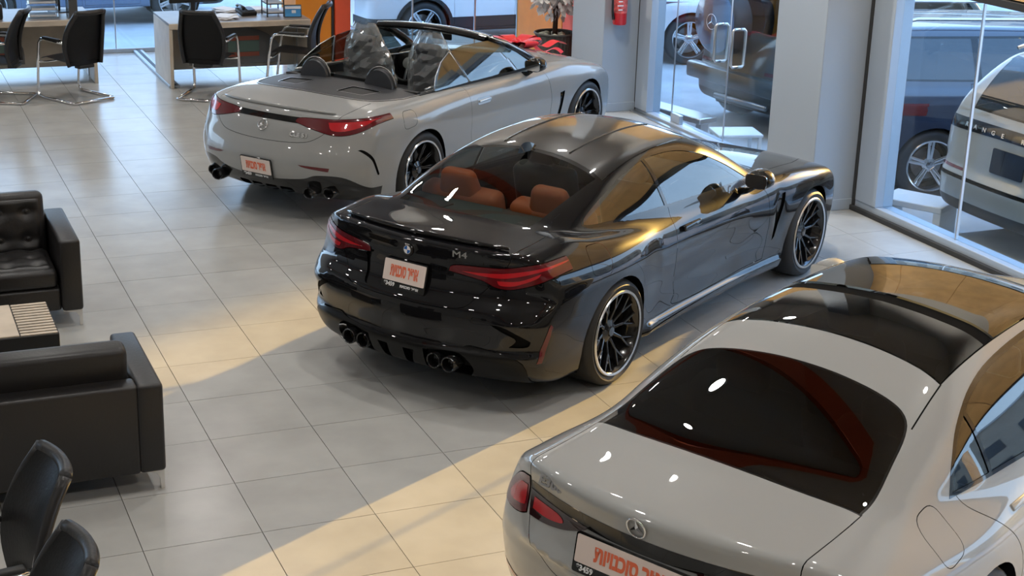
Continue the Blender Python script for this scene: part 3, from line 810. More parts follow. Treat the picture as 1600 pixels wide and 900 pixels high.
    # rear and front glass
    rg = smooth_poly([(-.455,0),(-.44,.3),(-.40,.50,1),(-.05,.535),(.27,.555,1),(.315,.3),(.33,0),(.315,-.3),(.27,-.555,1),(-.05,-.535),(-.40,-.50,1),(-.44,-.3)], 5)
    up = lambda c, n: (n[:, 2] > .3) & (c[:, 2] > .95)
    B.region('top', grow(rg, .035), 'frit_r', up); B.region('top', rg, 'rear_glass', up, ('frit_r',))
    fg = smooth_poly([(1.52,0),(1.49,.3),(1.45,.52,1),(1.9,.60),(2.28,.66,1),(2.40,.35),(2.43,0),(2.40,-.35),(2.28,-.66,1),(1.9,-.60),(1.45,-.52,1),(1.49,-.3)], 5)
    B.region('top', grow(fg, .02), 'frit', up); B.region('top', fg, 'front_glass', up, ('frit',))
    roof = smooth_poly([(.37,0),(.355,.3),(.30,.585,1),(.8,.56),(1.42,.545,1),(1.47,.3),(1.50,0),(1.47,-.3),(1.42,-.545,1),(.8,-.56),(.30,-.585,1),(.355,-.3)], 4)
    B.panel('top', roof, 'roof', .004, up)
    # doors, fuel flap, bonnet, boot lid
    door = smooth_poly([(2.16,.30,1),(2.18,.55),(2.13,.80),(2.06,.93,1),(1.4,.98),(.83,1.0,1),(.80,.80),(.80,.55),(.84,.38),(.93,.29)], 5)
    fuel = rounded([(-.33,.80),(-.12,.80),(-.10,.95),(-.30,.965)], .05)
    for s, k in ((R_, 'r'), (L_, 'l')):
        B.panel('side', door, 'door_' + k, .004, lambda c, n, s=s: s(c, n) & (np.abs(c[:, 1]) > .6) & (np.abs(n[:, 1]) > .25))
        if k == 'r': B.panel('side', fuel, 'fuel', .003, lambda c, n: (c[:, 1] < -.6) & (n[:, 1] < -.3))
        # black sill blade and fender vent
        B.region('side', smooth_poly([(.43,.16,1),(.48,.215),(2.0,.26),(2.42,.25,1),(2.42,.14,1)], 4), 'blade_' + k, lambda c, n, s=s: s(c, n) & (np.abs(c[:, 1]) > .6))
        B.region('side', smooth_poly([(2.29,.76,1),(2.39,.77,1),(2.37,.62),(2.30,.44,1),(2.265,.42,1),(2.28,.6)], 4), 'vent_' + k, lambda c, n, s=s: s(c, n) & (np.abs(c[:, 1]) > .6))
    bonnet = smooth_poly([(2.44,0),(2.42,.4),(2.36,.72,1),(2.9,.72),(3.45,.55,1),(3.55,0),(3.45,-.55,1),(2.9,-.72),(2.36,-.72,1),(2.42,-.4)], 4)
    B.panel('top', bonnet, 'bonnet', .004, lambda c, n: n[:, 2] > .5)
    back = lambda c, n: (c[:, 0] < -.40) & ((n[:, 0] < -.1) | (n[:, 2] > .5)) & (c[:, 2] > .5)
    lid = smooth_poly([(-.66,1.3,1),(-.66,1.03),(-.655,.95),(-.60,.86),(-.50,.74),(-.40,.665),(0,.655),(.40,.665),(.50,.74),(.60,.86),(.655,.95),(.66,1.03),(.66,1.3,1)], 4)
    B.panel('rear', lid, 'lid', .004, lambda c, n: back(c, n) & ((c[:, 0] < -.47) | (np.abs(c[:, 1]) > .52)))
    # tail lamps wrap round the corner
    for s, sg in (('l', 1), ('r', -1)):
        lamp = smooth_poly([(sg*.30,.862,1),(sg*.34,.90),(sg*.62,.915),(sg*.78,.945),(sg*.93,.965,1),(sg*.925,.92),(sg*.84,.85),(sg*.70,.80),(sg*.60,.80),(sg*.50,.835)], 5)
        tl = lambda c, n, sg=sg: (c[:, 1]*sg > 0) & (c[:, 0] < -.50) & (n[:, 0] < .2)
        B.panel('rear', lamp, 'lamp_' + s, .005, tl, ('body', 'lid', 'gap'))
        B.region('rear', smooth_poly([(sg*.38,.872,1),(sg*.62,.885),(sg*.86,.935,1),(sg*.84,.915),(sg*.66,.862),(sg*.52,.858)], 4), 'bar_' + s, tl, ('lamp_' + s,))
        B.region('rear', smooth_poly([(sg*.60,.84,1),(sg*.72,.85),(sg*.82,.895,1),(sg*.80,.865),(sg*.70,.82),(sg*.62,.815)], 4), 'bar_' + s, tl, ('lamp_' + s,))
        # side pocket in the bumper, slim vertical reflector
        B.region('rear', smooth_poly([(sg*.62,.60,1),(sg*.72,.585),(sg*.83,.50,1),(sg*.81,.465),(sg*.72,.46,1),(sg*.76,.51),(sg*.70,.555)], 4), 'pocket_' + s, tl)
        B.region('side', [(-.80,.36),(-.765,.36),(-.71,.58),(-.73,.60),(-.745,.58)], 'refl_' + s, lambda c, n, sg=sg: (c[:, 1]*sg > .5) & (c[:, 0] < -.5))
    dif = smooth_poly([(-.80,.14,1),(-.80,.36),(-.66,.42),(-.50,.445),(-.40,.42),(0,.40),(.40,.42),(.50,.445),(.66,.42),(.80,.36),(.80,.14,1)], 4)
    B.region('rear', dif, 'diffuser', lambda c, n: (c[:, 0] < -.6) & (n[:, 0] < .3))
    for sg in (1, -1):
        B.region('rear', smooth_poly([(sg*.20,.25,1),(sg*.21,.385,1),(sg*.45,.395),(sg*.52,.30),(sg*.47,.23,1)], 4), 'recess', lambda c, n: (c[:, 0] < -.6) & (n[:, 0] < .3), ('diffuser',))
        B.region('rear', [(sg*.06,.24),(sg*.06,.36),(sg*.14,.36),(sg*.10,.24)], 'recess', lambda c, n: (c[:, 0] < -.6) & (n[:, 0] < .3), ('diffuser',))
    B.region('rear', rounded([(-.30,.68),(.30,.68),(.34,.875),(-.34,.875)], .04), 'platebay', lambda c, n: c[:, 0] < -.7, ('lid',))
    P = M['paint_black']; G = M['gloss_black']
    o = B.emit(root, {'body': ('body_shell', P, 0, None), 'gap': ('panel_joint', M['gap'], -.006, None), 'trim_r': ('window_trim', G, .001, None), 'trim_l': ('window_trim', G, .001, None),
        'glass_r': ('front_side_window', M['glass_side'], -.003, None), 'glass_l': ('front_side_window', M['glass_side'], -.003, None), 'quarter_r': ('rear_side_window', M['glass_side'], -.003, None), 'quarter_l': ('rear_side_window', M['glass_side'], -.003, None),
        'frit': ('glass_border', G, 0, None), 'frit_r': ('glass_border', G, 0, None), 'rear_glass': ('rear_window', M['glass_clear'], -.001, None), 'front_glass': ('windscreen', M['glass_clear'], -.001, None), 'roof': ('roof_panel', M['carbon'], 0, None),
        'door_r': ('door', P, 0, None), 'door_l': ('door', P, 0, None), 'fuel': ('fuel_flap', P, 0, None), 'bonnet': ('bonnet', P, 0, None), 'lid': ('boot_lid', P, 0, None),
        'blade_r': ('sill_blade', G, .004, None), 'blade_l': ('sill_blade', G, .004, None), 'vent_r': ('wing_vent', G, -.015, None), 'vent_l': ('wing_vent', G, -.015, None),
        'lamp_l': ('tail_lamp', M['red_lens'], .003, None), 'lamp_r': ('tail_lamp', M['red_lens'], .003, None), 'bar_l': ('lamp_bar', M['red_bright'], .005, 'lamp_l'), 'bar_r': ('lamp_bar', M['red_bright'], .005, 'lamp_r'),
        'pocket_l': ('bumper_pocket', M['gap'], -.012, None), 'pocket_r': ('bumper_pocket', M['gap'], -.012, None), 'refl_l': ('reflector', M['red_lens'], .003, None), 'refl_r': ('reflector', M['red_lens'], .003, None),
        'diffuser': ('diffuser', M['diffuser_black'], .006, None), 'recess': ('diffuser_recess', M['gap'], -.05, None), 'platebay': ('plate_recess', P, -.012, 'lid')})
    for s in (1, -1):
        for cx in (0, 2.857):
            wheel_well(root, cx, .385, .5, .86, s, .345)
            wheel(root, cx, s, .945, .345, .268, 'fork', .285, 'rim_black', 'satin')
        # door handle, mirror
        p, n = B.hit('side', 1.0, .815, s)
        hdl = MB().box((0, 0, .014), (.24, .045, .032), None, .014, 4).obj('door_handle', P, o.get('door_r' if s < 0 else 'door_l', root), auto=40); hdl.matrix_local = frame_on(p, n)
        mirror(root, B, 1.78, 1.00, s, .90, G, (.13, .20, .145))
        for yy in (.275, .385):
            MB().lathe([(.046, -.05), (.050, .0), (.050, .06), (.047, .064), (.041, .06), (.040, .0), (.0, -.01)], 24, Matrix.Translation((-.985, s*yy, .315)) @ Matrix.Rotation(-PI/2, 4, 'Y')).obj('exhaust_tip', M['rim_black'], root, auto=40)
        MB().tube([(-.93, s*.17, .235), (-.96, s*.16, .40)], .012, 6).obj('diffuser_fin', M['gloss_black'], root)
        # roof ribs
        rib = [B.hit('top', x, s*.26)[0] + Vector((0, 0, .002)) for x in np.linspace(.42, 1.42, 14)]
        MB().tube(rib, .006, 6).obj('roof_rib', M['carbon'], root, sm=True)
    # spoiler lip, aerial, badges, plate
    lip = [];
    for y in np.linspace(-.62, .62, 25):
        p, n = B.hit('top', -.865 + .10*(y/.6)**2, y); lip.append(p + Vector((-.015, 0, .012)))
    MB().tube(lip, [.008 + .010*math.sin(PI*k/24)**.4 for k in range(25)], 8).obj('boot_spoiler', G, root, sm=True)
    p, n = B.hit('top', .36, 0)
    fin = MB()
    for s in (1, -1):
        fin.grid(lambda u, v, s=s: (.23*(u - .7), s*.017*math.sin(PI*u)**.7*(1 - v), .060*v*math.sin(PI*min(1, u*1.0))**.5*(1.3 - u*.7)), 14, 6)
    fin.obj('roof_aerial', G, root, sm=True, loc=p - Vector((0, 0, .003)))
    p, n = B.hit('rear', 0, .935)
    e = thing_part('roundel', root); e.matrix_local = frame_on(p, n, lift=.002)
    MB().lathe([(.0, 0), (.041, 0), (.041, .005), (.039, .007), (.0, .007)], 32).obj('roundel_ring', M['gloss_black'], e, auto=40)
    MB().lathe([(.0265, .007), (.0265, .0085), (.0235, .0085), (.0235, .007)], 32).obj('roundel_rim', M['chrome'], e)
    for k in range(4):
        pts = [(0, 0)] + [(.0235*math.cos(k*PI/2 + a*PI/16), .0235*math.sin(k*PI/2 + a*PI/16)) for a in range(9)]
        MB().prism(pts, .007, .0082).obj('roundel_quarter', M['white_ink'] if k % 2 == 0 else M['roundel_blue'], e)
    text('BMW', .014, M['white_ink'], e, 'badge_lettering', Matrix.Translation((0, .0325, .0075)), .0004)
    p, n = B.hit('rear', -.36, .965)
    text('M4', .054, M['satin'], root, 'model_badge', frame_on(p, n, lift=.003), .003, .0, sx=1.45)
    p, n = B.hit('rear', 0, .775)
    plate(root, p, n, .315, .165, 'אופיר סוכנויות', 'תויונכוס ריפוא')
    # cabin
    MB().box((1.0, 0, .35), (2.9, 1.5, .06)).box((1.0, 0, .5), (2.6, 1.46, .2)).obj('cabin_floor', M['cabin'], root)
    MB().prism([(-.40, -.62), (.02, -.66), (.02, .66), (-.40, .62)], .975, .985).obj('parcel_shelf', M['shelf'], root)
    for s in (1, -1):
        MB().prism(rounded([(-.30, s*.30), (-.10, s*.28), (-.12, s*.52), (-.28, s*.50)], .02), .985, .992).obj('speaker_grille', M['cabin'], root)
        for nm, x, w, zt in (('rear_seat', .16, .62, 1.02), ('front_seat', 1.15, .50, 1.06)):
            st = thing_part(nm, root, (x, s*.36, .05 if nm == 'rear_seat' else 0)); lt = M['tan_leather'] if nm == 'rear_seat' else M['black_leather']
            MB().box((-.02, 0, .765), (.17, w, .50), Matrix.Rotation(-.25, 4, 'Y'),   .06, 4).obj('seat_back', lt, st, sm=True)
            MB().box((.30, 0, .58), (.5, w, .16), None, .06, 4).obj('seat_cushion', M['tan_leather'], st, sm=True)
            MB().box((-.10, 0, 1.03 if nm == 'rear_seat' else 1.13), (.13, .34 if nm == 'rear_seat' else .27, .22), Matrix.Rotation(-.25, 4, 'Y'), .062, 5, (.8, .72)).obj('headrest', lt, st, sm=True)
    MB().box((2.0, 0, .80), (.5, 1.42, .22), None, .08, 3).obj('dashboard', M['cabin'], root, sm=True)
    MB().lathe([(.165, 0), (.178, .012), (.165, .024), (.155, .012)], 28, Matrix.Translation((1.62, .36, .84)) @ Matrix.Rotation(-1.2, 4, 'Y'), closed=True).obj('steering_wheel', M['matt_black'], root, sm=True)
    return root

# ---------------------------------------------------------------- ring-and-three-point emblem on both grey cars
def star_badge(root, p, n, r=.045):
    e = thing_part('star_emblem', root); e.matrix_local = frame_on(p, n, lift=.003)
    mb = MB(); mb.tube([(r*math.cos(a*PI/16), r*math.sin(a*PI/16), .003) for a in range(32)], .0042, 8, closed=True)
    mb.obj('emblem_ring', M['chrome'], e, sm=True)
    mb = MB()
    for k in range(3):
        a = PI/2 + k*2*PI/3; d = Vector((math.cos(a), math.sin(a), 0)); s = Vector((-d.y, d.x, 0))
        c = mb.bm.verts.new((0, 0, .009)); t = mb.bm.verts.new(d*r + Vector((0, 0, .004)))
        for sg in (1, -1):
            q = mb.bm.verts.new(s*sg*.009 + d*.006 + Vector((0, 0, .001))); mb.bm.faces.new((c, q, t) if sg < 0 else (c, t, q))
    mb.obj('emblem_star', M['chrome'], e)
    return e

# ---------------------------------------------------------------- pale grey saloon in the foreground
def build_grey_saloon(loc, rz):
    root = thing('saloon_car', 'pale grey four-door saloon with dark rear window and glass roof, nearest the camera', 'car', loc, rz)
    zc = table([(-1.4,.90),(-1.2,1.035),(-1.12,1.058),(-1.0,1.068),(-.8,1.080),(-.6,1.095),(-.3,1.06),(.3,1.00),(1.0,.975),(2.0,.955),(2.4,.98),(2.7,.975),(3.1,.92),(3.5,.82),(3.75,.70),(4.0,.5)], .03)
    Wm = table([(-1.3,.86),(-1.1,.91),(-.8,.935),(-.4,.94),(0,.94),(.5,.932),(1.2,.925),(2.0,.925),(2.6,.935),(3.0,.93),(3.4,.90),(3.7,.83),(3.9,.76)], .05)
    sec = table([(0,.87),(.15,.92),(.25,.955),(.4,.98),(.55,.995),(.70,1.0),(.80,.99),(.88,.955),(.95,.885),(1.02,.80),(1.1,.71),(1.4,.5)], .02)
    xt = table([(0,-.70),(.18,-.90),(.28,-1.06),(.42,-1.125),(.55,-1.15),(.70,-1.165),(.80,-1.158),(.88,-1.148),(.95,-1.152),(1.0,-1.165),(1.035,-1.178),(1.06,-1.16),(1.2,-1.1)], .014)
    xn = table([(0,3.70),(.2,3.78),(.4,3.80),(.6,3.79),(.75,3.72),(.9,3.5)], .03)
    zr = table([(-1.3,.60),(-1.0,.86),(-.8,.985),(-.65,1.075),(-.5,1.145),(-.3,1.228),(-.04,1.325),(.10,1.372),(.22,1.405),(.43,1.442),(.667,1.462),(1.0,1.470),(1.25,1.460),(1.5,1.425),(1.75,1.345),(2.05,1.20),(2.35,1.04),(2.6,.90),(3,.6)], .045)
    yb = table([(-1.3,.52),(-.9,.60),(-.6,.70),(-.3,.755),(.2,.80),(.8,.815),(1.6,.81),(2.1,.78),(2.5,.70),(3,.55)], .04)
    def f(x, y, z):
        side = y - (Wm(x)*sec(z) + .018*gauss(x, -.05, .45)*gauss(z, .80, .16) + .010*gauss(x, 2.96, .42)*gauss(z, .76, .12) - .014*gauss(z, .50, .10)*gauss(x, 1.5, .8))
        top = (z - (zc(x) - .065*(y/.8)**2))*.97
        tail = xt(z) + (.088 + .022*np.clip((z - .6)/.3, 0, 1))*(y/.6)**2 + (.7 + .5*np.clip((z - .6)/.3, 0, 1))*np.clip(y - .62, 0, 1)**2 - x
        nose = x - (xn(z) - .16*(y/.8)**2 - .5*np.clip(y - .6, 0, 1)**2)
        zb = .17 + .08*np.clip((-.7 - x)/.45, 0, 1)
        h = smax(side, top, .13); h = smax(h, tail, .065); h = smax(h, nose, .12); h = smax(h, zb - z, .04)
        rise = np.clip(z - 1.0, -.2, .6)
        gs = (y - (yb(x) - .44*rise - .42*rise**2))*.87
        gr = (z - (zr(x) - .066*(y/.6)**2))*(1 - .10*gauss(x, -.3, .4) - .18*gauss(x, 2.0, .4))
        g = smax(smax(gs, gr, .14), .7 - z, .02)
        return smin(h, g, .075)
    B = Body(f, (-1.28, -1.06, .08), (3.90, 1.06, 1.54), .0215)
    R_ = lambda c, n: c[:, 1] < 0
    L_ = lambda c, n: c[:, 1] > 0
    for s in (R_, L_):
        for cx, r in ((0, .372), (2.961, .372)):
            B.region('side', arc(cx, .345, r, 0, 2*PI, 40)[:-1], 'hole', lambda c, n, s=s: s(c, n) & (np.abs(c[:, 1]) > .55))
    gh = lambda s: (lambda c, n: s(c, n) & (c[:, 2] > .9) & (np.abs(n[:, 1]) > .3))
    dlo = smooth_poly([(-.085,1.022,1),(-.02,1.10),(.12,1.205),(.35,1.295),(.65,1.345),(1.1,1.362),(1.45,1.325),(1.8,1.20),(2.15,1.05),(2.32,.965,1),(1.8,.978),(1.0,1.0),(.4,1.015)], 5)
    for s, k in ((R_, 'r'), (L_, 'l')):
        B.region('side', grow(dlo, .016), 'trim_' + k, gh(s)); B.region('side', dlo, 'glass_' + k, gh(s), ('trim_' + k,))
        B.region('side', [(.22,.9),(.245,.9),(.205,1.4),(.18,1.4)], 'trim_' + k, gh(s), ('glass_' + k,))
        B.region('side', [(-.2,.9),(.22,.9),(.18,1.4),(-.2,1.4)], 'quarter_' + k, gh(s), ('glass_' + k,))
        B.region('side', [(1.10,.9),(1.17,.9),(1.12,1.4),(1.06,1.4)], 'trim_' + k, gh(s), ('glass_' + k,))
    up = lambda c, n: (n[:, 2] > .3) & (c[:, 2] > .97)
    def ring(x0, x1, w0, w1, r): return rounded([(x0, -w0), (x0, w0), (x1, w1), (x1, -w1)], r, 6)
    rg = smooth_poly([(-.645,0),(-.63,.35),(-.585,.625,1),(-.48,.62),(-.30,.59),(-.14,.558),(-.06,.51),(-.02,.40),(0,.2),(.005,0),(0,-.2),(-.02,-.40),(-.06,-.51),(-.14,-.558),(-.30,-.59),(-.48,-.62),(-.585,-.625,1),(-.63,-.35)], 4)
    B.region('top', grow(rg, .010), 'frit_r', up); B.region('top', rg, 'rear_glass', up, ('frit_r',))
    sr = smooth_poly([(.255,0),(.245,.3),(.215,.53,1),(.7,.515),(1.38,.50,1),(1.42,.3),(1.43,0),(1.42,-.3),(1.38,-.50,1),(.7,-.515),(.215,-.53,1),(.245,-.3)], 4)
    B.region('top', grow(sr, .006), 'gap', up); B.region('top', sr, 'sun_front', up, ('gap',))
    B.region('top', [(.0,-.7),(.735,-.7),(.76,0),(.735,.7),(.0,.7)], 'sun_bar', up, ('sun_front',))
    B.region('top', [(.0,-.7),(.635,-.7),(.66,0),(.635,.7),(.0,.7)], 'sun_rear', up, ('sun_bar',))
    fg = smooth_poly([(1.60,0),(1.57,.3),(1.53,.50,1),(2.0,.62),(2.40,.68,1),(2.52,.35),(2.55,0),(2.52,-.35),(2.40,-.68,1),(2.0,-.62),(1.53,-.50,1),(1.57,-.3)], 4)
    B.region('top', grow(fg, .02), 'frit', up); B.region('top', fg, 'front_glass', up, ('frit',))
    # thin roof joints from the glass roof back to the rear window
    for sg in (1, -1):
        B.region('top', [(-.09,sg*.565),(-.088,sg*.571),(.215,sg*.538),(.215,sg*.532)], 'gap', up)
    rear_door = smooth_poly([(1.07,.30,1),(1.09,.7),(1.07,1.0,1),(.4,1.03),(-.075,1.03,1),(-.03,.96),(.12,.86),(.27,.72),(.37,.58),(.42,.40),(.46,.30)], 5)
    front_door = smooth_poly([(2.25,.30,1),(2.30,.6),(2.30,.9),(2.28,.985,1),(1.6,1.0),(1.12,1.01,1),(1.12,.7),(1.10,.30,1)], 4)
    fuel = rounded([(-.40,.84),(-.40,1.00),(-.22,1.03),(-.20,.87)], .07, 6)
    for s, k in ((R_, 'r'), (L_, 'l')):
        t = lambda c, n, s=s: s(c, n) & (np.abs(c[:, 1]) > .6) & (np.abs(n[:, 1]) > .25)
        B.panel('side', rear_door, 'rdoor_' + k, .0035, t); B.panel('side', front_door, 'fdoor_' + k, .0035, t)
        if k == 'r': B.panel('side', fuel, 'fuel', .003, lambda c, n: (c[:, 1] < -.55) & (n[:, 1] < -.2))
    back = lambda c, n: (c[:, 0] < -.50) & ((n[:, 0] < -.1) | (n[:, 2] > .4)) & (c[:, 2] > .5)
    lid = smooth_poly([(-.625,1.3,1),(-.632,1.08),(-.640,1.0),(-.635,.93),(-.62,.80),(-.57,.70),(-.47,.625),(-.38,.60,1),(.38,.60,1),(.47,.625),(.57,.70),(.62,.80),(.635,.93),(.640,1.0),(.632,1.08),(.625,1.3,1)], 4)
    B.panel('rear', lid, 'lid', .004, lambda c, n: back(c, n) & (c[:, 0] < -.575))
    tl0 = lambda c, n: (c[:, 0] < -.55) & (n[:, 0] < .25)
    # gloss strip across the lid joining the lamps
    strip = smooth_poly([(-.63,.885,1),(-.63,.935,1),(-.3,.938),(0,.940),(.3,.938),(.63,.935,1),(.63,.885,1),(.3,.880),(0,.878),(-.3,.880)], 4)
    B.region('rear', strip, 'strip', tl0, ('lid',))
    for s, sg in (('l', 1), ('r', -1)):
        tl = lambda c, n, sg=sg: (c[:, 1]*sg > 0) & (c[:, 0] < -.55) & (n[:, 0] < .25)
        B.panel('rear', smooth_poly([(sg*.645,.945,1),(sg*.72,.925),(sg*.80,.87),(sg*.875,.79),(sg*.885,.735),(sg*.82,.735),(sg*.70,.765),(sg*.645,.79,1)], 5), 'lamp_' + s, .005, tl, ('body', 'gap'))
        B.region('rear', smooth_poly([(sg*.66,.90,1),(sg*.74,.875),(sg*.83,.79,1),(sg*.80,.775),(sg*.70,.80),(sg*.66,.815,1)], 4), 'bar_' + s, tl, ('lamp_' + s,))
        B.region('rear', smooth_poly([(sg*.632,.90,1),(sg*.632,.79,1),(sg*.50,.80),(sg*.38,.825),(sg*.28,.865),(sg*.26,.885,1)], 5), 'ilamp_' + s, tl, ('lid', 'strip'))
        B.region('rear', smooth_poly([(sg*.60,.875,1),(sg*.60,.825,1),(sg*.50,.825),(sg*.40,.845),(sg*.44,.872)], 4), 'ibar_' + s, tl, ('ilamp_' + s,))
        B.region('rear', smooth_poly([(sg*.62,.43,1),(sg*.80,.44),(sg*.96,.45,1),(sg*.96,.425,1),(sg*.80,.415),(sg*.62,.405,1)], 3), 'refl_' + s, tl)
    B.region('rear', smooth_poly([(-.80,.10,1),(-.78,.30),(-.60,.33),(0,.335),(.60,.33),(.78,.30),(.80,.10,1)], 4), 'apron', lambda c, n: (c[:, 0] < -.7) & (n[:, 0] < .3))
    P, G = M['paint_grey_b'], M['gloss_black']
    spec = {'body': ('body_shell', P, 0, None), 'gap': ('panel_joint', M['gap'], -.006, None), 'frit': ('glass_border', G, 0, None), 'frit_r': ('glass_border', G, 0, None), 'rear_glass': ('rear_window', M['glass_dark'], .001, None), 'front_glass': ('windscreen', M['glass_clear'], 0, None),
        'sun_rear': ('glass_roof_panel', M['glass_dark'], .002, None), 'sun_front': ('glass_roof_panel', M['glass_dark'], .006, None), 'sun_bar': ('roof_crossbar', M['gap'], -.004, None), 'fuel': ('fuel_flap', P, 0, None),
        'lid': ('boot_lid', P, 0, None), 'strip': ('lamp_strip', G, .002, 'lid'), 'apron': ('bumper_apron', G, -.004, None)}
    for k in 'rl':
        spec.update({'trim_' + k: ('window_trim', G, .001, None), 'glass_' + k: ('side_window', M['glass_side'], -.003, None), 'quarter_' + k: ('quarter_window', M['glass_side'], -.003, None), 'rdoor_' + k: ('rear_door', P, 0, None), 'fdoor_' + k: ('front_door', P, 0, None),
            'lamp_' + k: ('tail_lamp', M['red_lens'], .004, None), 'bar_' + k: ('lamp_bar', M['red_bright'], .006, 'lamp_' + k), 'ilamp_' + k: ('inner_tail_lamp', M['dark_lens'], .004, 'lid'), 'ibar_' + k: ('lamp_bar', M['red_bright'], .006, 'lid'), 'refl_' + k: ('reflector', M['red_bright'], .002, None)})
    o = B.emit(root, spec)
    for s in (1, -1):
        for cx in (0, 2.961):
            wheel_well(root, cx, .380, .5, .86, s, .345); wheel(root, cx, s, .935, .345, .25, 'multi', .25)
        for cx, k in ((.36, 'rdoor_'), (1.42, 'fdoor_')):
            p, n = B.hit('side', cx, .875, s)
            h = MB().box((0, 0, .002), (.22, .032, .012), None, .006, 3).obj('door_handle', P, o.get(k + ('r' if s < 0 else 'l'), root), auto=40); h.matrix_local = frame_on(p, n)
        mirror(root, B, 2.1, 1.03, s, .93, P, (.13, .21, .15))
    p, n = B.hit('rear', 0, .990); star_badge(root, p, n, .043)
    p, n = B.hit('rear', .48, .985); n = Vector((-1, 0.12, .35))
    text('E300', .056, M['satin'], root, 'model_badge', frame_on(p, n, lift=.004), .003, .0022, sx=1.2)
    pp = p + Vector((.0, -.095, -.006)); text('e', .040, M['satin'], root, 'model_badge', frame_on(pp, n, lift=.004), .003, .0018)
    p, n = B.hit('rear', 0, .79)
    plate(root, p, n, .56, .15, 'אופיר סוכנויות', 'תויונכוס ריפוא')
    # dark cabin
    MB().box((.95, 0, .45), (3.1, 1.5, .06)).obj('cabin_floor', M['cabin'], root)
    MB().prism([(-.58, -.66), (-.1, -.70), (-.1, .70), (-.58, .66)], 1.0, 1.01).obj('parcel_shelf', M['cabin'], root)
    for s in (1, -1):
        for nm, x in (('rear_seat', .25), ('front_seat', 1.25)):
            st = thing_part(nm, root, (x, s*.37, 0))
            MB().box((-.03, 0, .82), (.18, .54, .56), Matrix.Rotation(-.28, 4, 'Y'), .06, 4).obj('seat_back', M['black_leather'], st, sm=True)
            MB().box((.26, 0, .60), (.5, .54, .16), None, .05, 3).obj('seat_cushion', M['black_leather'], st, sm=True)
            MB().box((-.12, 0, 1.16), (.10, .26, .15), Matrix.Rotation(-.15, 4, 'Y'), .04, 4).obj('headrest', M['black_leather'], st, sm=True)
    MB().box((2.15, 0, .84), (.45, 1.42, .22), None, .08, 3).obj('dashboard', M['cabin'], root, sm=True)
    return root

